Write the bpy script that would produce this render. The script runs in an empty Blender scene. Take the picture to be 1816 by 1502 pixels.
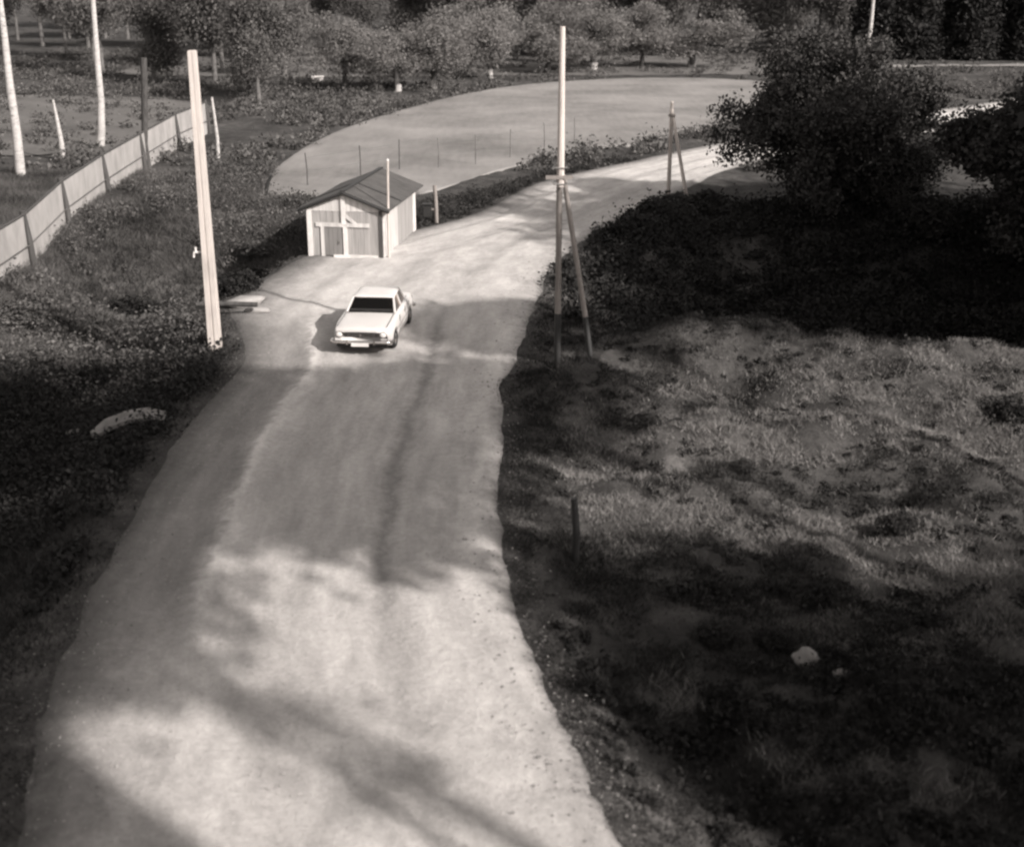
import bpy, math, random
import numpy as np
from mathutils import Vector, Matrix, Euler
R = math.radians
scene = bpy.context.scene
COL = scene.collection
# ------------------------------------------------------------------ camera
cam_d = bpy.data.cameras.new('camera')
cam = bpy.data.objects.new('camera', cam_d)
COL.objects.link(cam)
cam.location = (0, 0, 9.3)
cam.rotation_euler = (R(90 - 19.5), 0, 0)
cam_d.sensor_width = 36
cam_d.lens = 36 * 2300 / 1816
cam_d.clip_start = 0.1
cam_d.clip_end = 6000
cam_d.dof.use_dof = True
cam_d.dof.focus_distance = 42
cam_d.dof.aperture_fstop = 0.75
scene.camera = cam
# ------------------------------------------------------------------ light
SUN_AZ = 48.0     # degrees to the right of straight behind the camera
SUN_EL = 32.0
world = bpy.data.worlds.new('World')
scene.world = world
world.use_nodes = True
wn, wl = world.node_tree.nodes, world.node_tree.links
wn.clear()
sky = wn.new('ShaderNodeTexSky')
sky.sky_type = 'NISHITA'
sky.sun_disc = False
sky.sun_elevation = R(SUN_EL)
sky.sun_rotation = R(180 - SUN_AZ)
sky.dust_density = 2.0
bw = wn.new('ShaderNodeRGBToBW')
tint = wn.new('ShaderNodeMix'); tint.data_type = 'RGBA'; tint.blend_type = 'MULTIPLY'
tint.inputs[0].default_value = 1.0
tint.inputs[7].default_value = (1.0, .955, .925, 1)
bg = wn.new('ShaderNodeBackground'); bg.inputs[1].default_value = 0.13
wo = wn.new('ShaderNodeOutputWorld')
wl.new(sky.outputs[0], bw.inputs[0]); wl.new(bw.outputs[0], tint.inputs[6])
wl.new(tint.outputs[2], bg.inputs[0]); wl.new(bg.outputs[0], wo.inputs[0])
sun_d = bpy.data.lights.new('sun', 'SUN')
sun_d.energy = 3.5
sun_d.angle = R(1.0)
sun_d.color = (1.0, .955, .915)
sun = bpy.data.objects.new('sun', sun_d)
COL.objects.link(sun)
az, el = R(SUN_AZ), R(SUN_EL)
to_sun = Vector((math.sin(az) * math.cos(el), -math.cos(az) * math.cos(el), math.sin(el)))
sun.rotation_euler = to_sun.to_track_quat('Z', 'Y').to_euler()
sun.location = to_sun * 60
scene.view_settings.view_transform = 'Standard'
scene.view_settings.look = 'None'
scene.view_settings.gamma = 1
scene.view_settings.use_curve_mapping = False
scene.view_settings.exposure = 1.27
scene.render.engine = 'CYCLES'
scene.cycles.use_denoising = True
scene.cycles.max_bounces = 6
scene.cycles.diffuse_bounces = 3
scene.cycles.transparent_max_bounces = 8
scene.cycles.caustics_reflective = False
scene.cycles.caustics_refractive = False
scene.cycles.filter_width = 2.5

rng = np.random.default_rng(7)
random.seed(7)
# ------------------------------------------------------------------ noise
_T = np.random.default_rng(3).random((256, 256))
def vnoise(x, y):
    x = np.asarray(x, float); y = np.asarray(y, float)
    xi = np.floor(x).astype(int); yi = np.floor(y).astype(int)
    fx = x - xi; fy = y - yi
    fx = fx * fx * (3 - 2 * fx); fy = fy * fy * (3 - 2 * fy)
    a = _T[xi % 256, yi % 256]; b = _T[(xi + 1) % 256, yi % 256]
    c = _T[xi % 256, (yi + 1) % 256]; d = _T[(xi + 1) % 256, (yi + 1) % 256]
    return (a * (1 - fx) + b * fx) * (1 - fy) + (c * (1 - fx) + d * fx) * fy
def fbm(x, y, o=4):
    s = 0; a = .5
    for i in range(o):
        s = s + a * (vnoise(x * 2 ** i + 17 * i, y * 2 ** i + 31 * i) - .5); a *= .5
    return s
def sstep(a, b, x):
    t = np.clip((np.asarray(x, float) - a) / (b - a), 0, 1)
    return t * t * (3 - 2 * t)
# ------------------------------------------------------------------ plan of the place
ROAD_L = [(-4.6, -6), (-5.0, 8), (-5.6, 12), (-6.1, 14), (-6.4, 15.9), (-6.75, 19.3), (-7.0, 26), (-6.7, 30.5), (-7.5, 34), (-8.3, 36.6), (-7.8, 40), (-7.2, 43),
          (-6.0, 44.6), (-3.3, 48.2), (-1.3, 51.6), (.55, 57.4), (2.4, 60.8), (6.3, 65.8), (11.2, 72.3), (19, 80.5), (29, 90), (44, 104), (70, 126)]
ROAD_R = [(3.6, -6), (2.4, 8), (1.2, 12), (.78, 13.7), (.42, 15.3), (-.15, 18.6), (-.3, 23), (-.15, 28), (.25, 33), (.9, 38.5), (1.35, 41.5), (2.0, 44.2),
          (2.9, 46.8), (3.9, 49.2), (5.0, 51.8), (6.4, 54.4), (8.0, 58), (10.1, 62.5), (14.5, 68.0), (23, 76), (33, 85.5), (48, 99), (74, 121)]
def resample(P, n):
    P = np.array(P, float)
    # Catmull-Rom through the points
    out = []
    m = len(P) - 1
    for k in range(n + 1):
        u = k / n * m; i = min(int(u), m - 1); t = u - i
        p0, p1, p2, p3 = P[max(i - 1, 0)], P[i], P[i + 1], P[min(i + 2, m)]
        out.append(.5 * ((2 * p1) + (-p0 + p2) * t + (2 * p0 - 5 * p1 + 4 * p2 - p3) * t * t + (-p0 + 3 * p1 - 3 * p2 + p3) * t ** 3))
    return np.array(out)
NR = 260
RL, RR = resample(ROAD_L, NR), resample(ROAD_R, NR)
def road_rows():
    return RL, RR
def inside(poly, x, y):
    x = np.asarray(x, float); y = np.asarray(y, float)
    r = np.zeros(np.broadcast(x, y).shape, bool)
    n = len(poly)
    j = n - 1
    for i in range(n):
        xi, yi = poly[i]; xj, yj = poly[j]
        c = ((yi > y) != (yj > y)) & (x < (xj - xi) * (y - yi) / ((yj - yi) + 1e-12) + xi)
        r ^= c; j = i
    return r
ROAD_POLY = [tuple(p) for p in RL] + [tuple(p) for p in RR[::-1]]
def seg_dist(P, x, y):
    x = np.asarray(x, float); y = np.asarray(y, float)
    d = np.full(np.broadcast(x, y).shape, 1e9)
    for (x0, y0), (x1, y1) in zip(P[:-1], P[1:]):
        dx, dy = x1 - x0, y1 - y0
        t = np.clip(((x - x0) * dx + (y - y0) * dy) / (dx * dx + dy * dy + 1e-12), 0, 1)
        d = np.minimum(d, np.hypot(x - x0 - t * dx, y - y0 - t * dy))
    return d
RLc, RRc = RL[::4], RR[::4]
def road_dists(x, y):
    """signed distances outside the road: >0 outside, left and right"""
    ins = inside(ROAD_POLY, x, y)
    dl = seg_dist(RLc, x, y); dr = seg_dist(RRc, x, y)
    return ins, dl, dr
FIELD = [(-10.6, 54.6), (-11.3, 60), (-11.2, 70), (-9.9, 80), (-7.6, 89), (-4.4, 99), (-.4, 107), (4.2, 112), (9.3, 115), (15, 115.6), (19.5, 113.5), (22.5, 109),
         (22, 102), (19.5, 94), (15.5, 86), (10.6, 77.4), (6.2, 71.2), (2.2, 66.4), (-.6, 62.4), (-2.2, 58.8), (-4.0, 55.4), (-6.2, 53.8), (-8.4, 53.6)]
FIELDs = resample(FIELD + [FIELD[0]], 150)[:-1]
FIELD_POLY = [tuple(p) for p in FIELDs]
SHED = (-6.83, 43.14); SHED_A = R(-8.5); SW, SL = 2.56, 4.8
def shed_world(u, v):   # u along the front, v to the back
    c, s = math.cos(SHED_A), math.sin(SHED_A)
    return (SHED[0] + u * c - v * s * 1.0, SHED[1] + u * s + v * c)
# side direction is (sin(-A), cos(A)) = to the back and right
def base_h(x, y):
    """terrain without the road cut"""
    x = np.asarray(x, float); y = np.asarray(y, float)
    ins, dl, dr = road_dists(x, y)
    left = dl < dr
    near = 1 - sstep(44, 54, y)
    dl_ = np.where(ins, 0, np.where(left, dl, 0)); dr_ = np.where(ins, 0, np.where(left, 0, dr))
    z = np.zeros(np.broadcast(x, y).shape)
    # left ditch and bank
    dit = sstep(.3, 3.6, dl_) * (1 - sstep(4.6, 9.0, dl_))
    z = z - 1.15 * dit * near * sstep(6, 14, y) * (1 - .75 * sstep(33, 42, y))
    z = z + .25 * sstep(9, 14, dl_) * near
    # right side: a shoulder, then rough waste ground
    z = z - .45 * sstep(.2, 2.2, dr_) * (1 - sstep(40, 50, y)) * (1 - sstep(60, 90, y))
    m = lambda cx, cy, rx, ry, h: h * np.exp(-(((x - cx) / rx) ** 2 + ((y - cy) / ry) ** 2))
    rise = m(4.7, 31.7, 2.5, 1.2, .98) + m(2.0, 28.6, 1.7, 1.0, .62) + m(9.8, 31.0, 3.0, 1.3, .78) + m(6.6, 27, 4, 3, .25) + m(5.6, 31.0, 1.0, 1.0, .22)
    z = z + rise
    lump = np.clip(fbm(x * 1.05 + 3.3, y * 1.15, 3) * 2.4, -.3, 1) * .30 + np.clip(fbm(x * .5 + 13, y * .5, 2) * 2.2, -.4, 1) * .3
    z = z + lump * sstep(.6, 2.0, dr_) * (1 - sstep(34, 37, y)) * np.where(left, 0, 1) * (.45 + .55 * sstep(17, 23, y))
    pit = ((x + 11.4) / 3.9) ** 2 + ((y - 43.4 + .4 * (x + 11.4)) / 4.8) ** 2  # pit dug to put the ground left of the shed in shadow
    z = z - 2.5 * np.exp(-pit ** 2) * np.where(ins, 0, sstep(.05, .7, np.minimum(dl, dr)))
    hol = sstep(2.0, 5.0, dr_) * sstep(32.5, 34.2, y + .05 * x) * (1 - sstep(44, 50, y)) * np.where(left, 0, 1)
    z = z - 1.5 * hol
    # soft unevenness off the road
    off = sstep(.2, 1.6, np.where(ins, 0, np.minimum(dl, dr)))
    fld = inside(FIELD_POLY, x, y)
    off = np.where(fld, .15, off)
    far = np.clip((y - 60) / 80, 0, 1)
    z = z + off * (fbm(x * .45, y * .45, 4) * (.42 + .3 * np.where(left, 0, 1) * (1 - sstep(34, 40, y))) * (1 - .5 * far) + fbm(x * .09, y * .09, 2) * .7 * (1 - sstep(50, 70, y)) * sstep(14, 20, y))
    # land rising gently behind the orchard
    z = z + 2.2 * sstep(150, 420, y) + 9 * sstep(400, 1500, np.hypot(x, y))
    return z, ins, fld
def H1(x, y):
    z, i, f = base_h(np.array([x], float), np.array([y], float))
    return float(z[0])
# ------------------------------------------------------------------ materials
TINT = (1.0, .945, .908)
def col(v): return (v * TINT[0], v * TINT[1], v * TINT[2], 1)
def new_mat(name):
    m = bpy.data.materials.new(name); m.use_nodes = True
    n = m.node_tree.nodes; n.clear()
    o = n.new('ShaderNodeOutputMaterial'); b = n.new('ShaderNodeBsdfPrincipled')
    m.node_tree.links.new(b.outputs[0], o.inputs[0])
    return m, n, m.node_tree.links, b, o
def ramp(n, l, src, stops):
    r = n.new('ShaderNodeValToRGB')
    e = r.color_ramp.elements
    while len(e) > 1: e.remove(e[-1])
    e[0].position = stops[0][0]; e[0].color = col(stops[0][1])
    for p, v in stops[1:]:
        q = e.new(p); q.color = col(v)
    l.new(src, r.inputs[0]); return r
def noise(n, l, scale, detail=5, rough=.55, coord='Object', stretch=None, dist=0):
    tc = n.new('ShaderNodeTexCoord')
    t = n.new('ShaderNodeTexNoise'); t.inputs['Scale'].default_value = scale
    t.inputs['Detail'].default_value = detail; t.inputs['Roughness'].default_value = rough
    t.inputs['Distortion'].default_value = dist
    src = tc.outputs[coord]
    if stretch:
        mp = n.new('ShaderNodeMapping'); mp.inputs['Scale'].default_value = stretch
        l.new(src, mp.inputs[0]); src = mp.outputs[0]
    l.new(src, t.inputs['Vector']); return t
def bump(n, l, b, src, strength, dist=.02):
    u = n.new('ShaderNodeBump'); u.inputs['Strength'].default_value = strength; u.inputs['Distance'].default_value = dist
    l.new(src, u.inputs['Height']); l.new(u.outputs[0], b.inputs['Normal'])
def plain(name, v, var=.25, scale=6, rough=.8, spec=.3, bmp=.15, metal=0, stretch=None, detail=5, fine=None):
    m, n, l, b, o = new_mat(name)
    t = noise(n, l, scale, detail, .6, stretch=stretch)
    r = ramp(n, l, t.outputs[0], [(.28, v * (1 - var)), (.5, v), (.74, v * (1 + var))])
    l.new(r.outputs[0], b.inputs['Base Color'])
    b.inputs['Roughness'].default_value = rough; b.inputs['Specular IOR Level'].default_value = spec
    b.inputs['Metallic'].default_value = metal
    if bmp: bump(n, l, b, t.outputs[0], bmp)
    return m
def leafmat(name, lo, hi, trans=.2, scale=.5):
    m, n, l, b, o = new_mat(name)
    g = n.new('ShaderNodeNewGeometry')
    t = noise(n, l, scale, 3, .6, coord='Object')
    mx = n.new('ShaderNodeMath'); mx.operation = 'MULTIPLY_ADD'
    l.new(g.outputs['Random Per Island'], mx.inputs[0]); mx.inputs[1].default_value = .45
    l.new(t.outputs[0], mx.inputs[2])
    r = ramp(n, l, mx.outputs[0], [(.4, lo), (.72, (lo + hi) / 2), (1.0, hi)])
    l.new(r.outputs[0], b.inputs['Base Color'])
    b.inputs['Roughness'].default_value = .75; b.inputs['Specular IOR Level'].default_value = .15
    tr = n.new('ShaderNodeBsdfTranslucent'); l.new(r.outputs[0], tr.inputs[0])
    mi = n.new('ShaderNodeMixShader'); mi.inputs[0].default_value = trans
    l.new(b.outputs[0], mi.inputs[1]); l.new(tr.outputs[0], mi.inputs[2]); l.new(mi.outputs[0], o.inputs[0])
    return m
def ground_mat():
    m, n, l, b, o = new_mat('rough_ground')
    t1 = noise(n, l, .22, 5, .62); t2 = noise(n, l, 1.6, 6, .7); t3 = noise(n, l, 14, 4, .7)
    a = n.new('ShaderNodeMath'); a.operation = 'MULTIPLY_ADD'; l.new(t2.outputs[0], a.inputs[0]); a.inputs[1].default_value = .7
    s = n.new('ShaderNodeMath'); s.operation = 'MULTIPLY'; l.new(t1.outputs[0], s.inputs[0]); s.inputs[1].default_value = .6
    l.new(s.outputs[0], a.inputs[2])
    a2 = n.new('ShaderNodeMath'); a2.operation = 'MULTIPLY_ADD'; l.new(t3.outputs[0], a2.inputs[0]); a2.inputs[1].default_value = .35
    l.new(a.outputs[0], a2.inputs[2])
    r = ramp(n, l, a2.outputs[0], [(.55, .014), (.75, .032), (.92, .06), (1.1, .10)])
    l.new(r.outputs[0], b.inputs['Base Color'])
    b.inputs['Roughness'].default_value = .95; b.inputs['Specular IOR Level'].default_value = .1
    bump(n, l, b, a2.outputs[0], .7, .12)
    return m
def road_mat():
    m, n, l, b, o = new_mat('pale_gravel')
    uv = n.new('ShaderNodeUVMap'); uv.uv_map = 'UVMap'
    sep = n.new('ShaderNodeSeparateXYZ'); l.new(uv.outputs[0], sep.inputs[0])
    wob = noise(n, l, .35, 3, .5)
    ws = n.new('ShaderNodeMath'); ws.operation = 'SUBTRACT'; l.new(wob.outputs[0], ws.inputs[0]); ws.inputs[1].default_value = .5
    wf = noise(n, l, 3.5, 4, .6)
    wg = n.new('ShaderNodeMath'); wg.operation = 'SUBTRACT'; l.new(wf.outputs[0], wg.inputs[0]); wg.inputs[1].default_value = .5
    w0 = n.new('ShaderNodeMath'); w0.operation = 'MULTIPLY_ADD'; l.new(ws.outputs[0], w0.inputs[0]); w0.inputs[1].default_value = .07
    l.new(sep.outputs[0], w0.inputs[2])
    w = n.new('ShaderNodeMath'); w.operation = 'MULTIPLY_ADD'; l.new(wg.outputs[0], w.inputs[0]); w.inputs[1].default_value = .075
    l.new(w0.outputs[0], w.inputs[2])
    # wheel tracks, windrows of loose gravel and earthy verges across the width
    tra = ramp(n, l, w.outputs[0], [(.0, .05), (.07, .11), (.15, .175), (.235, .195), (.268, .26), (.292, .43), (.325, .34), (.40, .295), (.47, .32), (.56, .355), (.65, .33),
                                    (.69, .20), (.725, .32), (.80, .36), (.86, .335), (.915, .43), (.955, .32), (.985, .16), (1.01, .06)])
    trb = ramp(n, l, w.outputs[0], [(.0, .05), (.06, .11), (.13, .20), (.20, .32), (.34, .37), (.45, .315), (.58, .365), (.68, .30), (.76, .36), (.90, .37), (.95, .28), (.985, .15), (1.01, .06)])  # earthy left end also darkened to deepen the house shadow
    va = n.new('ShaderNodeMapRange'); va.interpolation_type = 'SMOOTHSTEP'; va.inputs[1].default_value = 9.4; va.inputs[2].default_value = 11.6
    l.new(sep.outputs[1], va.inputs[0])
    vb = n.new('ShaderNodeMapRange'); vb.interpolation_type = 'SMOOTHSTEP'; vb.inputs[1].default_value = 18.4; vb.inputs[2].default_value = 20.5
    vb.inputs[3].default_value = 1; vb.inputs[4].default_value = 0
    l.new(sep.outputs[1], vb.inputs[0])
    vm = n.new('ShaderNodeMath'); vm.operation = 'MULTIPLY'; l.new(va.outputs[0], vm.inputs[0]); l.new(vb.outputs[0], vm.inputs[1])
    tr = n.new('ShaderNodeMix'); tr.data_type = 'RGBA'; l.new(vm.outputs[0], tr.inputs[0]); l.new(trb.outputs[0], tr.inputs[6]); l.new(tra.outputs[0], tr.inputs[7])
    t1 = noise(n, l, .9, 6, .65, stretch=(1, .35, 1)); t2 = noise(n, l, 9, 5, .7); t3 = noise(n, l, 60, 2, .6)
    def mul(src, tex, amt):
        mm = n.new('ShaderNodeMapRange'); mm.inputs[1].default_value = .25; mm.inputs[2].default_value = .75
        mm.inputs[3].default_value = 1 - amt; mm.inputs[4].default_value = 1 + amt
        l.new(tex.outputs[0], mm.inputs[0])
        x = n.new('ShaderNodeMix'); x.data_type = 'RGBA'; x.blend_type = 'MULTIPLY'; x.inputs[0].default_value = 1
        l.new(src, x.inputs[6]); l.new(mm.outputs[0], x.inputs[7]); return x.outputs[2]
    mp = n.new('ShaderNodeMapping'); mp.inputs['Scale'].default_value = (9, .45, 1); l.new(uv.outputs[0], mp.inputs[0])
    t4 = n.new('ShaderNodeTexNoise'); t4.inputs['Scale'].default_value = 2.2; t4.inputs['Detail'].default_value = 5; t4.inputs['Roughness'].default_value = .6
    l.new(mp.outputs[0], t4.inputs['Vector'])
    c = mul(tr.outputs[2], t1, .16); c = mul(c, t4, .22); c = mul(c, t2, .16); c = mul(c, t3, .2)
    l.new(c, b.inputs['Base Color'])
    b.inputs['Roughness'].default_value = .95; b.inputs['Specular IOR Level'].default_value = .12
    ad = n.new('ShaderNodeMath'); ad.operation = 'MULTIPLY_ADD'; l.new(t3.outputs[0], ad.inputs[0]); ad.inputs[1].default_value = .4
    l.new(t2.outputs[0], ad.inputs[2])
    bump(n, l, b, ad.outputs[0], .7, .035)
    return m
def field_mat(nm, f):
    m, n, l, b, o = new_mat(nm)
    t1 = noise(n, l, .12, 4, .6); t2 = noise(n, l, 1.8, 6, .7, stretch=(1.4, .22, 1)); t3 = noise(n, l, 20, 2, .6)
    a = n.new('ShaderNodeMath'); a.operation = 'MULTIPLY_ADD'; l.new(t2.outputs[0], a.inputs[0]); a.inputs[1].default_value = .35
    l.new(t1.outputs[0], a.inputs[2])
    a2 = n.new('ShaderNodeMath'); a2.operation = 'MULTIPLY_ADD'; l.new(t3.outputs[0], a2.inputs[0]); a2.inputs[1].default_value = .15
    l.new(a.outputs[0], a2.inputs[2])
    r = ramp(n, l, a2.outputs[0], [(.5, .10 * f), (.72, .158 * f), (.95, .22 * f)])
    l.new(r.outputs[0], b.inputs['Base Color']); b.inputs['Roughness'].default_value = .95; b.inputs['Specular IOR Level'].default_value = .1
    bump(n, l, b, a2.outputs[0], .4, .08)
    return m
M = dict(
    ground=ground_mat(), road=road_mat(), field=field_mat('mown_field', 1.0), meadow=field_mat('meadow_grass', .58),
    concrete=plain('pale_concrete', .44, .16, 3, .85, .2, .2, stretch=(1, 1, .35)),
    wood_pale=plain('pale_wood', .43, .2, 5, .8, .25, .2, stretch=(2, 2, .2)),
    wood_grey=plain('weathered_wood', .22, .3, 6, .85, .2, .3, stretch=(3, 3, .15)),
    wood_dark=plain('dark_wood', .05, .4, 6, .85, .2, .3, stretch=(2, 2, .2)),
    wood_black=plain('black_wood', .016, .4, 8, .6, .4, .2, stretch=(2, 2, .2)),
    iron=plain('dull_iron', .16, .3, 12, .5, .5, .1, metal=.6),
    white=plain('limewash', .50, .22, 3, .85, .2, .25),
    board=plain('grey_boards', .25, .3, 2.2, .85, .2, .3, stretch=(4, 4, .25)),
    board_lt=plain('pale_boards', .42, .3, 1.8, .85, .2, .3, stretch=(4, 4, .25)),
    door=plain('door_boards', .15, .25, 5, .8, .25, .3, stretch=(4, 4, .25)),
    felt=plain('roof_felt', .062, .25, 2, .9, .2, .1),
    panel=plain('fence_panel', .25, .25, 1.4, .85, .2, .15, stretch=(1, 1, .6)),
    bark=plain('dark_bark', .05, .5, 7, .9, .1, .6, stretch=(2, 2, .4)),
    bark_grey=plain('grey_bark', .10, .5, 7, .9, .1, .6, stretch=(2, 2, .4)),
    grit=leafmat('grit_stone', .20, .40, 0, 1.5), grit_dark=leafmat('verge_stone', .05, .15, 0, 1.5),
    slab=plain('dull_slab', .15, .35, 3, .9, .15, .4),
    stone=plain('pale_stone', .21, .3, 3, .9, .15, .6),
    paint=plain('car_paint', .46, .05, 1.2, .28, .5, 0),
    chrome=plain('chrome', .6, .1, 4, .2, .5, 0, metal=1),
    rubber=plain('rubber', .014, .3, 10, .75, .3, .1),
    black=plain('black_trim', .02, .3, 10, .6, .3, 0),
    seat=plain('seat_cloth', .28, .3, 10, .8, .2, 0),
    plate=plain('plate_enamel', .5, .06, 4, .5, .4, 0),
    plaster=plain('house_plaster', .5, .1, 1, .9, .2, .1),
    grass_dry=leafmat('dry_grass', .08, .225, .15, .35),
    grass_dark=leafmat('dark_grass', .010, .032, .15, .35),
    weed=leafmat('weeds', .022, .125, .2, .45),
    leaf_dark=leafmat('dark_leaves', .010, .05, .15, .5),
    leaf_big=leafmat('big_tree_leaves', .014, .08, .2, .45),
    leaf_mid=leafmat('mid_leaves', .06, .16, .3, .25),
    leaf_pale=leafmat('pale_leaves', .11, .20, .35, .25),
    leaf_wood=leafmat('wood_leaves', .05, .135, .3, .2),
    needle_shade=leafmat('dark_needles_shade', .008, .024, .1, .3),  # conifer needles; also near-black plants that deepen shaded places
)
def glass_mat():
    m, n, l, b, o = new_mat('car_glass')
    g = n.new('ShaderNodeBsdfGlossy'); g.inputs['Roughness'].default_value = .03; g.inputs[0].default_value = col(.9)
    t = n.new('ShaderNodeBsdfTransparent'); t.inputs[0].default_value = col(.8)
    f = n.new('ShaderNodeFresnel'); f.inputs[0].default_value = 1.5
    mi = n.new('ShaderNodeMixShader'); l.new(f.outputs[0], mi.inputs[0]); l.new(t.outputs[0], mi.inputs[1]); l.new(g.outputs[0], mi.inputs[2])
    l.new(mi.outputs[0], o.inputs[0]); return m
M['glass'] = glass_mat()
def grain_wood(name, v, crack):
    m, n, l, b, o = new_mat(name)
    t = noise(n, l, 9, 6, .7, stretch=(4, 4, .09)); t2 = noise(n, l, 1.3, 4, .6, stretch=(1, 1, .5))
    r1 = ramp(n, l, t.outputs[0], [(.30, v * crack), (.40, v * .85), (.55, v), (.75, v * 1.15)])
    r2 = ramp(n, l, t2.outputs[0], [(.3, .72), (.5, 1.0), (.7, 1.1)])
    x = n.new('ShaderNodeMix'); x.data_type = 'RGBA'; x.blend_type = 'MULTIPLY'; x.inputs[0].default_value = 1
    l.new(r1.outputs[0], x.inputs[6]); l.new(r2.outputs[0], x.inputs[7]); l.new(x.outputs[2], b.inputs['Base Color'])
    b.inputs['Roughness'].default_value = .85; b.inputs['Specular IOR Level'].default_value = .2
    bump(n, l, b, t.outputs[0], .5, .02); return m
M['wood_pale'] = grain_wood('pale_wood_grain', .43, .35)
M['wood_grey'] = grain_wood('grey_wood_grain', .20, .35)
M['concrete'] = grain_wood('weathered_concrete', .44, .7)
def birch_mat():
    m, n, l, b, o = new_mat('birch_bark')
    t = noise(n, l, 5, 4, .7, stretch=(.7, .7, 2.2))
    r = ramp(n, l, t.outputs[0], [(.30, .05), (.38, .24), (.55, .33), (.8, .38)])
    l.new(r.outputs[0], b.inputs['Base Color']); b.inputs['Roughness'].default_value = .8; b.inputs['Specular IOR Level'].default_value = .2
    bump(n, l, b, t.outputs[0], .3); return m
M['birch'] = birch_mat()
# ------------------------------------------------------------------ builders
def link(name, me, mat=None, parent=None):
    o = bpy.data.objects.new(name, me); COL.objects.link(o)
    if mat is not None and me is not None and not me.materials: me.materials.append(mat)
    if parent is not None: o.parent = parent
    return o
def tag(o, label=None, cat=None, group=None, kind=None):
    if label: o['label'] = label
    if cat: o['category'] = cat
    if group: o['group'] = group
    if kind: o['kind'] = kind
    return o
def thing(name, loc, rz=0, label=None, cat=None, group=None):
    o = bpy.data.objects.new(name, None); COL.objects.link(o)
    o.empty_display_size = .2; o.location = loc; o.rotation_euler = (0, 0, rz)
    return tag(o, label, cat, group)
def kids(o): return [c for c in COL.objects if c.parent == o]
def copy_tree(o, parent=None, label=None):
    ch = list(o.children)
    c = o.copy(); COL.objects.link(c)
    if parent is not None: c.parent = parent
    if label: c['label'] = label
    for k in ch: copy_tree(k, c)
    return c
class MB:
    def __init__(s): s.v = []; s.f = []; s.sm = []
    def add(s, V, F, smooth=False):
        n = len(s.v); s.v += [tuple(p) for p in V]; s.f += [tuple(i + n for i in f) for f in F]; s.sm += [smooth] * len(F)
    def box(s, c, d, rot=None, ch=0.0):
        x, y, z = d[0] / 2, d[1] / 2, d[2] / 2
        V = [Vector((a, b, e)) for a in (-x, x) for b in (-y, y) for e in (-z, z)]
        if rot is not None:
            q = Euler(rot).to_matrix(); V = [q @ p for p in V]
        V = [p + Vector(c) for p in V]
        s.add(V, [(0, 1, 3, 2), (4, 6, 7, 5), (0, 4, 5, 1), (2, 3, 7, 6), (0, 2, 6, 4), (1, 5, 7, 3)]); return s
    def hexa(s, P):     # 8 points: bottom ring 4 then top ring 4
        s.add(P, [(3, 2, 1, 0), (4, 5, 6, 7), (0, 1, 5, 4), (1, 2, 6, 5), (2, 3, 7, 6), (3, 0, 4, 7)]); return s
    def tube(s, pts, rad, seg=8, cap=True):
        pts = [Vector(p) for p in pts]; n = len(pts)
        if not hasattr(rad, '__len__'): rad = [rad] * n
        rings = []; up = None
        for i, p in enumerate(pts):
            t = (pts[min(i + 1, n - 1)] - pts[max(i - 1, 0)]).normalized()
            a = Vector((1, 0, 0)) if abs(t.x) < .9 else Vector((0, 1, 0))
            if up is None: up = (a - t * a.dot(t)).normalized()
            else: up = (up - t * up.dot(t)).normalized()
            w = t.cross(up)
            rings.append([p + (up * math.cos(k * 2 * math.pi / seg) + w * math.sin(k * 2 * math.pi / seg)) * rad[i] for k in range(seg)])
        V = [q for r in rings for q in r]; F = []
        for i in range(n - 1):
            for k in range(seg):
                a = i * seg + k; b = i * seg + (k + 1) % seg
                F.append((a, b, b + seg, a + seg))
        s.add(V, F, True)
        if cap:
            s.add(rings[0], [tuple(range(seg))[::-1]]); s.add(rings[-1], [tuple(range(seg))])
        return s
    def blob(s, c, r, sq=(1, 1, 1), seed=0, amp=.25, n=10, m=7, rz=0):
        g = np.random.default_rng(seed); V = []; ph = g.random(6) * 6
        for i in range(m + 1):
            th = math.pi * i / m
            for k in range(n):
                f = 2 * math.pi * k / n
                d = Vector((math.sin(th) * math.cos(f), math.sin(th) * math.sin(f), math.cos(th)))
                q = 1 + amp * (math.sin(3 * d.x + ph[0]) * math.sin(2.6 * d.y + ph[1]) + .5 * math.sin(5 * d.z + ph[2] + 3 * d.x)) + (g.random() - .5) * amp * .5
                p = Vector((d.x * sq[0], d.y * sq[1], d.z * sq[2])) * r * q
                cz, sz = math.cos(rz), math.sin(rz)
                V.append((c[0] + p.x * cz - p.y * sz, c[1] + p.x * sz + p.y * cz, c[2] + p.z))
        F = []
        for i in range(m):
            for k in range(n):
                a = i * n + k; b = i * n + (k + 1) % n; F.append((a, a + n, b + n, b))
        s.add(V, F, True); return s
    def mesh(s, name):
        me = bpy.data.meshes.new(name); me.from_pydata(s.v, [], s.f)
        me.polygons.foreach_set('use_smooth', s.sm); me.update(); return me
    def build(s, name, mat, parent=None, loc=None):
        o = link(name, s.mesh(name), mat, parent)
        if loc is not None: o.location = loc
        return o
def np_mesh(name, V, nper):
    """V (N, nper, 3): N separate polygons"""
    N = len(V); me = bpy.data.meshes.new(name)
    me.vertices.add(N * nper); me.vertices.foreach_set('co', np.ascontiguousarray(V, np.float32).ravel())
    me.loops.add(N * nper); me.loops.foreach_set('vertex_index', np.arange(N * nper, dtype=np.int32))
    me.polygons.add(N); me.polygons.foreach_set('loop_start', np.arange(0, N * nper, nper, dtype=np.int32))
    me.polygons.foreach_set('loop_total', np.full(N, nper, np.int32))
    me.update(calc_edges=True); return me
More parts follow.
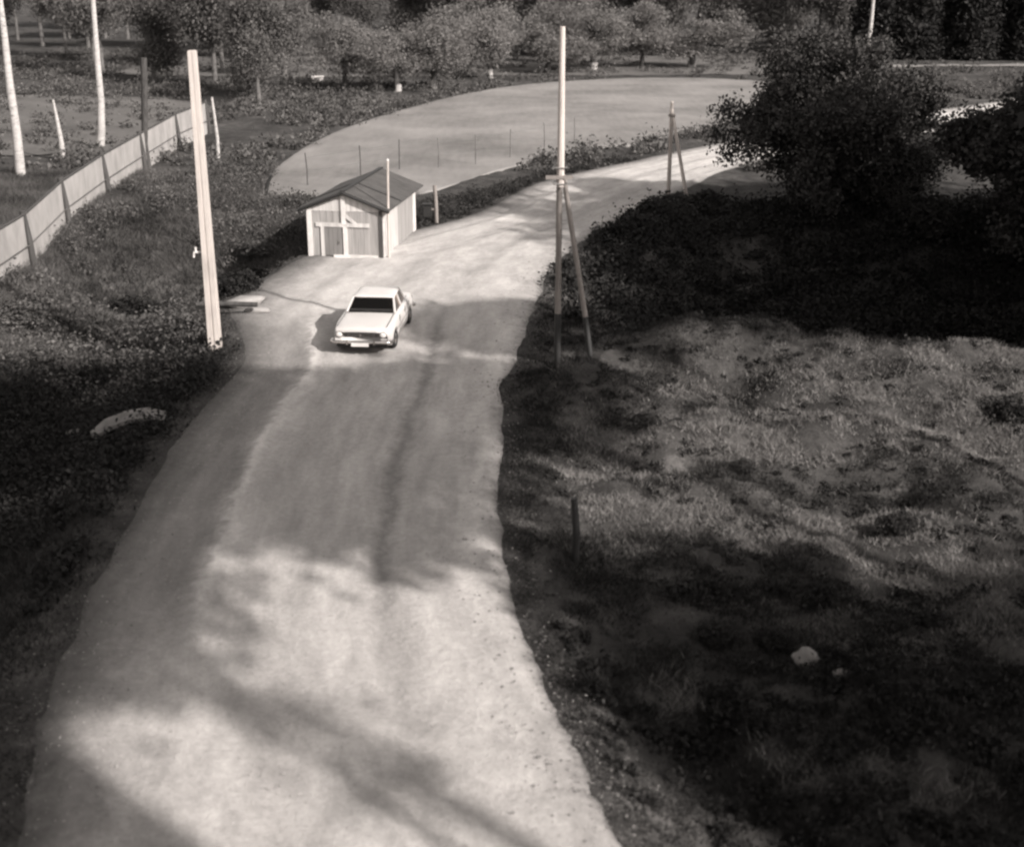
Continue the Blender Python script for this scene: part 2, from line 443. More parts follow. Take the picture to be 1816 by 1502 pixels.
def leaf_quads(P, size, g, up=.3, elong=1.5):
    N = len(P)
    a = g.normal(size=(N, 3)); a /= np.linalg.norm(a, axis=1)[:, None]
    nrm = g.normal(size=(N, 3)); nrm[:, 2] += up
    b = np.cross(nrm, a); b /= np.linalg.norm(b, axis=1)[:, None] + 1e-9
    sz = size * (0.6 + .8 * g.random((N, 1)))
    a = a * sz * elong * .5; b = b * sz * .5
    return np.stack([P - a, P - a * .1 + b, P + a, P - a * .1 - b], 1)
def blades(P, g, per, h, w, lean=.5, spread=.06):
    N = len(P); B = np.repeat(P, per, 0)
    hh = h if np.ndim(h) else np.full(N, h)
    hh = np.repeat(hh, per) * (.5 + .8 * g.random(N * per))
    B = B + np.c_[g.normal(size=(N * per, 2)) * spread, np.zeros(N * per)]
    th = g.random(N * per) * 2 * np.pi
    wv = np.c_[np.cos(th), np.sin(th), np.zeros(N * per)] * (w * (.6 + .8 * g.random(N * per)))[:, None]
    tip = B + np.c_[g.normal(size=(N * per, 2)) * lean * hh[:, None], hh]
    B = B - np.array([0, 0, .02])
    return np.stack([B - wv, B + wv, tip], 1)
# ------------------------------------------------------------------ ground, road, field
def axis(lo, hi, fine_lo, fine_hi, step, grow):
    a = list(np.arange(fine_lo, fine_hi + 1e-6, step))
    s = step; x = fine_hi
    while x < hi: s *= grow; x += s; a.append(x)
    s = step; x = fine_lo; pre = []
    while x > lo: s *= grow; x -= s; pre.append(x)
    return np.array(pre[::-1] + a)
gx = axis(-2500, 2500, -22, 20, .26, 1.09)
gy = axis(-600, 3000, 8, 62, .28, 1.045)
X, Y = np.meshgrid(gx, gy)
Z, INS, FLD = base_h(X, Y)
_, dL, dR = road_dists(X, Y)
edge = np.minimum(dL, dR)
Zg = Z - np.where(INS, .15 * sstep(.1, .9, edge), 0)
fd = seg_dist([FIELD_POLY[i] for i in range(0, 150, 2)] + [FIELD_POLY[0]], X, Y)
Zg = Zg - np.where(FLD, .20 * sstep(0, .9, fd), 0)
ny, nx = X.shape
V = np.stack([X, Y, Zg], 2).reshape(-1, 3)
idx = np.arange(nx * ny).reshape(ny, nx)
F = np.stack([idx[:-1, :-1], idx[:-1, 1:], idx[1:, 1:], idx[1:, :-1]], 2).reshape(-1, 4)
me = bpy.data.meshes.new('ground')
me.vertices.add(len(V)); me.vertices.foreach_set('co', V.astype(np.float32).ravel())
me.loops.add(F.size); me.loops.foreach_set('vertex_index', F.ravel().astype(np.int32))
me.polygons.add(len(F)); me.polygons.foreach_set('loop_start', np.arange(0, F.size, 4, dtype=np.int32)); me.polygons.foreach_set('loop_total', np.full(len(F), 4, np.int32))
me.polygons.foreach_set('use_smooth', np.ones(len(F), bool)); me.update(calc_edges=True)
tag(link('ground', me, M['ground']), kind='structure')

def sheet(name, G, mat, uv=None):
    n1, n2 = G.shape[:2]
    V = G.reshape(-1, 3); idx = np.arange(n1 * n2).reshape(n1, n2)
    F = np.stack([idx[:-1, :-1], idx[:-1, 1:], idx[1:, 1:], idx[1:, :-1]], 2).reshape(-1, 4)
    me = bpy.data.meshes.new(name)
    me.from_pydata(V.tolist(), [], F.tolist())
    me.polygons.foreach_set('use_smooth', np.ones(len(F), bool))
    if uv is not None:
        ul = me.uv_layers.new(name='UVMap')
        U = uv.reshape(-1, 2)[F.ravel()]
        ul.data.foreach_set('uv', U.astype(np.float32).ravel())
    me.update()
    return link(name, me, mat)
NU = 44
us = np.linspace(0, 1, NU)
RLd, RRd = resample(ROAD_L, 520), resample(ROAD_R, 520)
tt = np.arange(521) / 521 * 75
jl = fbm(tt * .8, tt * 0 + 3.1, 3) * .25; jr = fbm(tt * .8, tt * 0 + 9.7, 3) * .2
GR = np.zeros((521, NU, 3)); UV = np.zeros((521, NU, 2))
for i in range(521):
    A, Bv = RLd[i], RRd[i]
    d = (Bv - A) / np.linalg.norm(Bv - A)
    A = A - d * (.2 + jl[i]); Bv = Bv + d * (.25 + jr[i])
    GR[i, :, :2] = A + (Bv - A) * us[:, None]
    UV[i, :, 0] = us; UV[i, :, 1] = i / 10
zz, _, _ = base_h(GR[:, :, 0], GR[:, :, 1])
prof = .03 - .04 * np.exp(-((us - .20) / .05) ** 2) - .05 * np.exp(-((us - .46) / .05) ** 2) + .04 * np.exp(-((us - .29) / .02) ** 2) \
    - .06 * np.exp(-((us - .69) / .04) ** 2) + .04 * np.exp(-((us - .93) / .03) ** 2)
rough = fbm(GR[:, :, 0] * 1.3, GR[:, :, 1] * 1.3, 4) * .05
GR[:, :, 2] = zz * .3 + prof[None] * sstep(0, .06, us)[None] + rough + .01
edge_fall = .07 * (1 - sstep(0, .07, us)) + .07 * sstep(.94, 1, us)
GR[:, :, 2] += zz * .7 * ((1 - sstep(0, .05, us)) + sstep(.955, 1, us))[None] - edge_fall[None]
tag(sheet('road', GR, M['road'], UV), kind='structure')
# field: rings from the outline to the middle
ctr = np.array([5.0, 84.0]); rings = np.r_[np.r_[0, .012, np.linspace(.03, .9, 26)], 1.0]
FP = np.vstack([FIELDs, FIELDs[:1]])
G = np.zeros((len(rings), len(FP), 3))
for i, r in enumerate(rings):
    G[i, :, :2] = FP * (1 - r) + ctr * r
zf, _, _ = base_h(G[:, :, 0], G[:, :, 1])
G[:, :, 2] = zf + .05 + fbm(G[:, :, 0] * .8, G[:, :, 1] * .8, 3) * .06; G[0, :, 2] -= .05
tag(sheet('field', G[:, ::-1], M['field']), kind='structure')

# ------------------------------------------------------------------ trees
def tree_meshes(seed, height, base, rx, nclump, per, leaf, trunk_r, mode='round', elong=1.5, clump_r=.9, lean=0.0, lobes=0):
    g = np.random.default_rng(seed)
    LB = []
    for i in range(lobes):
        p = g.normal(size=3); p /= np.linalg.norm(p); q = .45 + .35 * g.random()
        LB.append((p * q, .30 + .22 * g.random()))
    cz = (height + base) / 2; rz = (height - base) / 2
    C = []
    while len(C) < nclump:
        p = g.normal(size=3); p /= np.linalg.norm(p)
        r = g.random() ** .38
        if mode == 'cone':
            h = g.random() ** 1.35; a = g.random() * 6.283; rr = rx * (1 - h) ** .85 * (.35 + .65 * g.random() ** .5) + .12
            C.append((math.cos(a) * rr, math.sin(a) * rr, base + h * (height - base)))
        elif lobes:
            lc, lr = LB[int(g.integers(lobes))]
            w3 = lc + p * lr * (g.random() ** .3)
            C.append((w3[0] * rx, w3[1] * rx, cz + w3[2] * rz))
        else:
            q = (.72 + .5 * vnoise(p[0] * 1.9 + seed * 3.3, p[1] * 1.9 + p[2] * 1.7 + seed))
            C.append((p[0] * rx * r * q, p[1] * rx * r * q, cz + p[2] * rz * r * min(q, 1.05)))
    C = np.array(C, float)
    C[:, 0] += lean * (C[:, 2] / height)
    n = g.poisson(per, len(C)).clip(1)
    P = np.repeat(C, n, 0) + g.normal(size=(n.sum(), 3)) * np.array([1, 1, .7]) * clump_r * .45
    P[:, 2] = np.maximum(P[:, 2], .05)
    crown = np_mesh('crown', leaf_quads(P, leaf, g, .4, elong), 4)
    mb = MB()
    bend = [(g.normal() * .12 * i, g.normal() * .12 * i) for i in range(5)]
    top = height * (.9 if mode == 'cone' else .78)
    pts = [(bend[i][0] * .5 + lean * (i / 4) * top / height, bend[i][1] * .5, -.25 + (top + .25) * i / 4) for i in range(5)]
    mb.tube(pts, [trunk_r * 1.25, trunk_r, trunk_r * .8, trunk_r * .5, trunk_r * .15], 9)
    order = g.permutation(len(C))[:(22 if lobes else 10 if mode == 'round' else 6)]
    for k in order:
        c = Vector(C[k]); h0 = max(base * .8, min(c.z * .65, top * .85)); u = (h0 + .25) / (top + .25) * 4; i = min(int(u), 3); f = u - i
        s0 = Vector(pts[i]).lerp(Vector(pts[i + 1]), f)
        mid = s0.lerp(c, .5) + Vector((0, 0, .12 * (c - s0).length))
        mb.tube([s0, mid, c], [trunk_r * .42, trunk_r * .26, trunk_r * .08], 5, False)
    return mb.mesh('trunk'), crown
def tree(name, meshes, mats, loc, rz, sc, label, cat, group=None):
    t = thing(name, loc, rz, label, cat, group); t.scale = (sc, sc, sc) if not hasattr(sc, '__len__') else sc
    for nm, me, mt in (('trunk', meshes[0], mats[0]), ('crown', meshes[1], mats[1])):
        if not me.materials: me.materials.append(mt)
        o = bpy.data.objects.new(nm, me); COL.objects.link(o); o.parent = t
    return t
# the big dark trees at the right of the road
bigA = tree_meshes(11, 7.3, .3, 4.3, 330, 250, .105, .28, clump_r=.8, lobes=15)
tree('broadleaf_tree', bigA, (M['bark'], M['leaf_big']), (12.4, 50.8, H1(12.4, 50.8) - .1), .6, (.84, .9, .96), 'big dark leafy tree beside the bend, leafed down to the ground', 'tree')
bigB = tree_meshes(12, 6.6, .3, 3.9, 290, 230, .11, .28, clump_r=.8, lobes=13)
tree('broadleaf_tree', bigB, (M['bark'], M['leaf_big']), (19.5, 46.2, H1(19.5, 46.2) - .1), 2, (1.12, 1.12, 1.0), 'dark leafy tree cut by the edge of the picture, below the dark conifers', 'tree')
tree('broadleaf_tree', bigB, (M['bark'], M['leaf_dark']), (15.3, 54.6, H1(15.3, 54.6) - .1), 4.1, (.95, .95, .5), 'lower dark leafy tree crowding behind the big tree on its far side', 'tree')
# trees standing outside the picture to the right: they throw the shade on road and hollow
grove = tree_meshes(21, 13.0, 1.0, 3.9, 240, 34, .42, .26, clump_r=1.5)
for (x, y, s, zs) in ((18.9, 31.6, 1.0, 1.0), (23.7, 29.8, 1.0, 1.6), (20.5, 36.5, 1.05, 1.42), (25.5, 33.5, 1.1, 1.25), (24.5, 41.5, 1.0, 1.0), (29.5, 38, 1.1, 1.2), (33, 43, 1, 1.2)):
    tree('broadleaf_tree', grove, (M['bark'], M['leaf_dark']), (x, y, H1(x, y) - .1), x * 1.7, (s, s, zs), 'dark leafy tree in the grove out of view on the right', 'tree', 'grove trees out of view on the right')
pine = tree_meshes(22, 19.5, 9.6, 3.7, 150, 52, .36, .15, clump_r=1.35)
pineB = tree_meshes(26, 14.5, 12.2, 3.5, 100, 60, .34, .14, clump_r=1.1)
pineC = tree_meshes(27, 14.7, 12.5, 2.2, 60, 60, .34, .14, clump_r=1.0)
for (x, y, s, pm) in ((10.0, 11.0, 1.0, pine), (14.5, 13.8, 1.18, pineC), (15.2, 20.3, 1.0, pineC), (20.6, 22.9, .92, pineB), (8.9, 3.4, .88, pineB)):
    tree('pine_tree', pm, (M['bark'], M['needle_shade']), (x, y, H1(x, y) - .1), x, (s if x not in (8.9, 14.5) else {8.9: (.85, .85, 1.09), 14.5: (1.25, 1.25, 1.0)}[x]), 'tall pine with a high crown out of view by the house', 'tree', 'tall pines out of view by the house')
rnd = tree_meshes(23, 13.0, 5.2, 3.6, 130, 60, .34, .22, clump_r=1.3)
for (x, y, s) in ((16.6, 5.6, 1.0), (20.6, 9.6, (1, 1, .74)), (18.4, 2.0, .8)):
    tree('broadleaf_tree', rnd, (M['bark'], M['leaf_dark']), (x, y, H1(x, y) - .1), y, s, 'round leafy tree out of view by the house', 'tree', 'round trees out of view by the house')
thin = tree_meshes(24, 17.5, 11, .55, 9, 16, .3, .16, clump_r=.8)
tree('broadleaf_tree', thin, (M['bark'], M['leaf_dark']), (13.2, 0.2, -.1), 0, 1, 'thin bare-stemmed tree out of view beside the house', 'tree')
# birches and thin trunks at the left
def birch(loc, pts, r0, r1, label, crown=True, mat='birch', name='birch_tree', group=None, rzz=0.):
    t = thing(name, loc, 0, label, 'tree', group)
    n = len(pts)
    MB().tube(pts, [r0 + (r1 - r0) * i / (n - 1) for i in range(n)], 10).build('trunk', M[mat], t)
    if crown:
        if 'bc' not in globals(): globals()['bc'] = tree_meshes(31, 6.5, 0, 1.9, 90, 60, .22, .05, clump_r=.9)[1]; bc.materials.append(M['leaf_mid'])
        o = link('crown', bc, None, t); o.location = (pts[-1][0], pts[-1][1], pts[-1][2] - 3.4); o.rotation_euler = (0, 0, rzz)
    return t
birch((-22.7, 60.3, H1(-22.7, 60.3)), [(0, 0, -.3), (.06, 0, 2), (.02, 0, 4.2), (.04, .05, 6.2), (.02, .1, 8.5), (.1, .1, 13)], .24, .09, 'tall pale birch trunk nearest the frame edge, above the fence', rzz=1)
birch((-22.2, 70.7, H1(-22.2, 70.7)), [(0, 0, -.3), (.2, 0, .8), (.35, 0, 2.4), (.38, 0, 4.4), (.42, .05, 6.4), (.5, .1, 9), (.4, .1, 13)], .24, .09, 'tall pale birch with a curved foot, second in from the frame edge', rzz=3)
birch((-22.5, 65.8, H1(-22.5, 65.8)), [(0, 0, -.2), (-.04, 0, 1), (-.12, 0, 2), (-.2, 0, 2.95)], .17, .05, 'short broken pale trunk standing between the two tall birches', crown=False, name='tree_stump')
birch((-17.6, 63.4, H1(-17.6, 63.4)), [(0, 0, -.2), (-.1, 0, 1.2), (.02, 0, 2.5), (.15, 0, 4), (.22, 0, 5.2)], .15, .16, 'dark bare snag rising behind the last fence post', crown=False, mat='bark', name='tree_snag')
birch((-14.9, 66.5, H1(-14.9, 66.5)), [(0, 0, -.2), (.03, 0, 1), (-.03, 0, 2), (-.1, 0, 3.0)], .1, .06, 'short pale sapling trunk seen just past the white concrete pole', crown=False, name='sapling')
birch((36.2, 137, H1(36.2, 137)), [(0, 0, -.2), (.05, 0, 2), (.1, 0, 4.5), (.12, 0, 8), (.1, 0, 12)], .26, .1, 'single pale birch trunk standing before the dark conifers', rzz=2)
# orchard with whitewashed trunks
orch = [tree_meshes(40 + i, 5.6 + .5 * i, 1.2, 3.2, 85, 130, .105, .2, clump_r=.95, lobes=11) for i in range(3)]
def orchard_tree(i, x, y, s, label):
    ms = orch[i % 3]
    q = .85 + .5 * ((i * 37) % 10) / 10
    t = tree('orchard_tree', ms, (M['bark'], M['leaf_pale']), (x, y, H1(x, y) - .05), i * 1.3, (s * q * 1.15, s * q, s * (1.55 - .6 * q)), label, 'tree', 'orchard trees beyond the field')
    if i in (0, 4, 8, 9, 6): t['label'] = label; return t
    g = [(0, 0, -.1), (0, 0, .4), (.01, 0, .75)]
    tr = [c for c in t.children if c.name.startswith('trunk')][0]
    MB().tube(g, [.285, .25, .235], 10).build('whitewash', M['panel'], tr)
    return t
olab = ['orchard tree standing just right of the pale box', 'low orchard tree just above the field edge, over the shed', 'orchard tree with a forked dark trunk above the shed roof', 'orchard tree with a pale lower trunk and dark shade beside it',
        'orchard tree behind the top of the braced pole', 'orchard tree seen just past the braced pole on its far side', 'orchard tree behind the far end of the field', 'last orchard tree, half behind the big dark tree', 'orchard tree deep in the second row above the shed', 'orchard tree in the second row behind the braced pole']
ospots = [(-12.9, 103.5, .95), (-8.8, 103, .9), (-6.2, 105.5, 1.0), (-1.9, 115.5, 1.05), (3.2, 121, 1.0), (7.6, 124.5, 1.1), (12.3, 127.5, 1.1), (17.2, 128.5, 1.1), (-3.6, 124, 1.15), (4.9, 133, 1.1)]
for i, ((x, y, s), lb) in enumerate(zip(ospots, olab)): orchard_tree(i, x, y, s, lb)
# the far wood
wood = [tree_meshes(50 + i, 9 + i * 1.2, .8 + .5 * (i % 3), 2.7 + .35 * (i % 3), 130, 120, .15, .2, clump_r=1.6, lobes=7) for i in range(5)]
for w in wood: w[1].materials.append(M['leaf_wood'] if wood.index(w) % 2 else M['leaf_mid']); w[0].materials.append(M['bark_grey'])
wr = np.random.default_rng(77)
def wood_tree(x, y, k, s, label, group):
    tree('wood_tree', wood[k], (None, None), (x, y, H1(x, y) - .1), wr.random() * 6.28, (s, s, s * (.9 + .3 * wr.random())), label, 'tree', group)
cnt = 0
for row, (y0, x0, x1, stp) in enumerate(((146, -40, 34, 5.2), (160, -62, 60, 5.6), (178, -78, 78, 6.2), (200, -90, 92, 7.0))):
    x = x0
    while x < x1:
        xx = x + wr.normal() * 1.3; yy = y0 + wr.normal() * 3.2
        if not (-24 < xx < -11 and yy < 165) and not (row == 0 and -40 < xx < -24):
            wood_tree(xx, yy, int(wr.integers(5)), .85 + .4 * wr.random(), 'soft grey tree in the far wood behind the orchard', 'trees of the far wood'); cnt += 1
        x += stp * (.7 + .6 * wr.random())
for (x, y) in ((-19.5, 100), (-24, 108), (-30, 112), (-20, 118), (-27, 125), (-33, 130), (-37, 121), (-42, 135), (-29, 140), (-22, 134), (-47, 142), (-17.5, 92)):
    wood_tree(x, y, int(wr.integers(5)), .62 + .3 * wr.random(), 'grey leafy tree in the thicket behind the birches', 'thicket trees behind the birches')
# dark conifers at the top right
spr = [tree_meshes(61 + i, 14, .3, 2.7, 280, 80, .2, .2, mode='cone', clump_r=1.1, elong=2.2) for i in range(2)]
for k, (x, y) in enumerate(((38.5, 141), (41.5, 139.5), (44.5, 142), (47.5, 139), (50.5, 141), (53.5, 138.5), (56.5, 141), (60, 139), (40, 147), (43.5, 148), (47, 147), (51, 148), (55, 147), (59, 148), (63, 145))):
    tree('conifer_tree', spr[k % 2], (M['bark'], M['needle_shade']), (x, y, H1(x, y) - .1), k * 1.1, .9 + .2 * wr.random(), 'dark conifer in the stand beyond the pale far track', 'tree', 'dark conifers beyond the far track')

# ------------------------------------------------------------------ paler meadows in the orchard and behind the birches
for (x0, x1, y0, y1) in ((-36, 34, 117.5, 143), (-62, -19.5, 68, 99)):
    a = np.linspace(x0, x1, 60); b = np.linspace(y0, y1, 24)
    XA, YA = np.meshgrid(a, b)
    YA = YA + 1.6 * fbm(XA * .2, XA * 0 + y0, 3) + 1.2 * np.sin(XA * .11); XA = XA + 1.8 * fbm(YA * .3, YA * 0 + x0, 3)
    za, _, _ = base_h(XA, YA)
    tag(sheet('meadow', np.stack([XA, YA, za + .06], 2)[:, :], M['meadow']), kind='structure')
# ------------------------------------------------------------------ far track strip at the right
G = np.zeros((30, 4, 3))
for i in range(30):
    x = 30 + i * 1.6
    for j in range(4):
        y = 127.5 + .05 * (x - 36) + j * .8
        G[i, j] = (x, y, H1(x, y) + .09 + .1 * (j in (1, 2)))
tag(sheet('track', G[::-1], M['field']), kind='structure')

# ------------------------------------------------------------------ shed
sh = thing('shed', (SHED[0], SHED[1], 0), SHED_A, 'small pale plank shed with a dark pitched roof beside the bend', 'shed')
EH, RH = 1.66, 2.15
def front_h(u): return EH + (RH - EH) * (1 - abs(u - SW / 2) / (SW / 2))
n = 12
for i in range(n):                                   # front and back planks
    u0, u1 = SW * i / n + .004, SW * (i + 1) / n - .004
    for yy, sgn in ((0, 1), (SL, -1)):
        d = .03 + .012 * random.random()
        z0 = .04 + .02 * random.random(); h0, h1 = front_h(u0) - .02, front_h(u1) - .02
        split = 1.56 if sgn == 1 else 9
        y0, y1 = yy, yy + sgn * d
        def pl(za0, za1, zb0, zb1, mat):
            m = MB().hexa([(u0, y0, za0), (u1, y0, za0), (u1, y1, za0), (u0, y1, za0), (u0, y0, za1), (u1, y0, zb1), (u1, y1, zb1), (u0, y1, za1)])
            m.build('plank', M[mat], sh)
        if sgn == 1:
            door_zone = .55 < (u0 + u1) / 2 < 1.2
            pl(1.13 if door_zone else z0, min(1.54, h0), 0, min(1.54, h1), 'board')
            if h0 > 1.56 and h1 > 1.56: pl(1.552, h0, 0, h1, 'board_lt')
        else: pl(z0, h0, 0, h1, 'board')
n = 24
for i in range(n):                                   # side planks
    v0, v1 = SL * i / n + .006 + .04, SL * (i + 1) / n - .006
    v1 = min(v1, SL - .05)
    for xx, sgn in ((SW, -1), (0, 1)):
        d = .03 + .012 * random.random()
        x0, x1 = xx, xx + sgn * d
        mat = 'board_lt' if (i < 11 or sgn == 1) else 'board'
        MB().hexa([(x0, v0, .03), (x1, v0, .03), (x1, v1, .03), (x0, v1, .03), (x0, v0, EH - .02), (x1, v0, EH - .02), (x1, v1, EH - .02), (x0, v1, EH - .02)]).build('plank', M[mat], sh)
def bx(name, c, d, mat, rot=None, parent=None):
    return MB().box(c, d, rot).build(name, M[mat], parent or sh)
bx('corner_board', (.06, -.022, .82), (.16, .04, 1.6), 'white')
bx('corner_board', (SW - .05, -.022, .82), (.11, .04, 1.56), 'wood_dark')  # dark strip standing for the shadowed gap at this corner
bx('corner_board', (SW + .022, .09, .82), (.04, .16, 1.6), 'white')
bx('corner_board', (SW + .022, SL - .14, .84), (.04, .34, 1.6), 'white')
bx('centre_post', (1.24, -.03, 1.66), (.14, .05, 1.08), 'white')
bx('cross_rail', (1.2, -.024, 1.1), (1.84, .042, .13), 'board_lt')
bx('door_post', (.5, -.024, .54), (.12, .042, 1.0), 'board_lt')
bx('door_post', (1.28, -.026, .57), (.14, .046, .94), 'white')
bx('brace', (1.45, -.034, 1.30), (.5, .03, .1), 'board_lt', (0, R(38), 0))
dr = MB().box((.86, -.012, .54), (.61, .03, .96)).build('door', M['door'], sh)
for k in range(4): MB().box((.63 + k * .152, -.034, .54), (.142, .014, .93)).build('plank', M['door'], dr)
MB().tube([(1.08, -.05, .5), (1.08, -.09, .5), (1.08, -.09, .6), (1.08, -.05, .6)], .012, 6).build('handle', M['iron'], dr)
bx('sill', (1.62, -.045, .05), (1.5, .12, .1), 'white')
bx('floor', (SW / 2, SL / 2, .02), (SW - .1, SL - .1, .05), 'wood_grey')
# roof: two slopes of felt strips
ov = .28; pitch = math.atan2(RH - EH, SW / 2)
for sgn in (-1, 1):
    L = SW / 2 + ov; nstrip = 6; tot = SL + .5
    rf = None
    for k in range(nstrip):
        v0 = -.14 + tot * k / nstrip; v1 = -.14 + tot * (k + 1) / nstrip + (.0 if k == nstrip - 1 else -.012)
        a = lambda t, v, up: (SW / 2 + sgn * t * L, v, RH + .05 - t * L * math.tan(pitch) + up)
        z = .045 + .002 * (k % 2)
        P = [a(0, v0, 0), a(1, v0, 0), a(1, v1, 0), a(0, v1, 0), a(0, v0, z), a(1, v0, z), a(1, v1, z), a(0, v1, z)]
        if sgn < 0: P = [P[1], P[0], P[3], P[2], P[5], P[4], P[7], P[6]]
        m = MB().hexa(P)
        if k == 0: rf = m.build('roof', M['felt'], sh)
        else: m.build('felt_strip', M['felt'], rf)
        if k in (1,):
            c0, c1 = a(.01, v1, .06), a(.99, v1, .06); MB().tube([c0, c1], .025, 5).build('batten', M['wood_black'], rf)
    f0, f1 = a(.0, -.155, -.02), a(1.0, -.155, -.02)
    MB().tube([f0, f1], .05, 4).build('fascia', M['wood_black'], rf)
MB().box((SW / 2, SL / 2 + .11, RH + .105), (.16, tot, .03)).build('ridge_cap', M['wood_black'], sh)
# pole at its front corner, and a post with a box behind it
px, py = shed_world(SW + .16, .1)
t = thing('flag_pole', (px, py, 0), 0, 'thin pale pole standing at the front corner of the shed, higher than its roof', 'pole')
MB().tube([(0, 0, -.2), (.02, 0, 1.5), (.06, 0, 3.24)], [.05, .045, .035], 8).build('shaft', M['wood_pale'], t)
MB().tube([(.06, 0, 3.24), (.06, 0, 3.30)], [.045, .02], 8).build('cap', M['white'], t)
t = thing('post', (-2.86, 49.0, H1(-2.86, 49.0)), 0, 'weathered pale post with a small dark box behind the shed', 'post')
MB().tube([(0, 0, -.2), (-.02, 0, .8), (-.05, 0, 1.45)], [.08, .075, .07], 8).build('shaft', M['wood_grey'], t)
MB().box((-.33, 0, .5), (.3, .2, .46)).box((-.33, -.02, .75), (.36, .28, .04)).build('letter_box', M['black'], t)
MB().box((-.14, 0, .55), (.28, .05, .06)).build('bracket', M['wood_grey'], t)
# ------------------------------------------------------------------ utility poles
z0 = H1(-7.56, 31.82)
t = thing('utility_pole', (-7.56, 31.82, z0), 0, 'thick pale concrete utility pole at the road edge before the shed shadow', 'utility pole')
def taper(mb, x0, x1, y0, y1, h, tx, lo=-.4):
    # x0..x1 at the foot, scaled by tx at the top about the axis
    P = []
    for z, s in ((lo, 1), (h, tx)):
        P += [(x0 * s, y0 * s, z), (x1 * s, y0 * s, z), (x1 * s, y1 * s, z), (x0 * s, y1 * s, z)]
    mb.hexa(P); return mb
HP = 7.35 - z0
taper(MB(), -.152, -.025, -.15, .15, HP, .62).build('flange', M['concrete'], t)
taper(MB(), .025, .152, -.15, .15, HP, .62).build('flange', M['concrete'], t)
taper(MB(), -.0245, .0245, -.132, .13, HP, .62).build('web', M['concrete'], t)
MB().box((0, 0, HP + .01), (.17, .17, .03)).build('cap', M['concrete'], t)
mb = MB().tube([(-.12, 0, 2.55 - z0), (-.34, -.02, 2.55 - z0), (-.36, -.02, 2.42 - z0)], .03, 6); mb.tube([(-.3, -.02, 2.55 - z0), (-.3, -.02, 2.68 - z0)], .028, 6)
mb.build('bracket', M['white'], t)
def braced_pole(x, y, zc, ztop, bx_, by_, s, label, top_mat, leg_mat, foot_h, top2):
    z0 = H1(x, y)
    t = thing('utility_pole', (x, y, z0), 0, label, 'utility pole')
    c = zc - z0; T = ztop - z0; zb = H1(bx_, by_) - z0
    if foot_h:
        k = foot_h - z0
        MB().tube([(0, 0, -.4), (0, 0, k)], [.084 * s, .078 * s], 10).build('dark_foot', M['wood_black'], t)  # foot darker than the leg above it
        MB().tube([(0, 0, k), (.0, 0, c + .25)], [.076 * s, .07 * s], 10).build('leg', M[leg_mat], t)
        f = (k - zb) / (c - zb); b0 = Vector((bx_ - x, by_ - y, zb)); b1 = Vector((.09, 0, c)); bm = b0.lerp(b1, f)
        MB().tube([b0 - Vector((0, 0, .3)), bm], [.075 * s, .068 * s], 10).build('dark_foot', M['wood_black'], t)
        MB().tube([bm, b1], [.066 * s, .058 * s], 10).build('brace', M[leg_mat], t)
    else:
        MB().tube([(0, 0, -.4), (0, 0, c + .25)], [.10 * s, .085 * s], 8).build('leg', M[leg_mat], t)
        MB().tube([(bx_ - x, by_ - y, zb - .3), (.05, 0, c)], [.09 * s, .075 * s], 8).build('brace', M[leg_mat], t)
    if top2:
        MB().tube([(.02, -.16 * s, c - .25), (.02, -.13, T)], [.088 * s, .064 * s], 10).build('upper_pole', M[top_mat], t)
        MB().box((-.02, -.23 * s, c - .02), (.62, .05, .08)).build('cross_bar', M['wood_grey'], t)
        for zz_ in (.2, -.17): MB().tube([(-.14, -.26, c + zz_), (.16, -.26, c + zz_), (.16, .12, c + zz_), (-.14, .12, c + zz_), (-.14, -.26, c + zz_)], .014, 5).build('binding_wire', M['iron'], t)
    else:
        MB().tube([(0, 0, c + .2), (0, 0, T)], [.08 * s, .07 * s], 8).build('upper_pole', M[top_mat], t)
        MB().box((0, -.1, c), (.3, .06, .1)).build('cross_bar', M['wood_grey'], t)
    return t
braced_pole(1.11, 30.45, 4.66, 7.98, 2.0, 29.98, 1.0, 'tall braced utility pole with pale upper shaft and dark feet by the mound', 'wood_pale', 'wood_grey', 1.34, True)
braced_pole(6.61, 54.9, 3.4, 3.95, 7.35, 53.6, .9, 'small far braced pole beside the bend, before the big dark tree', 'wood_pale', 'wood_pale', 0, False)
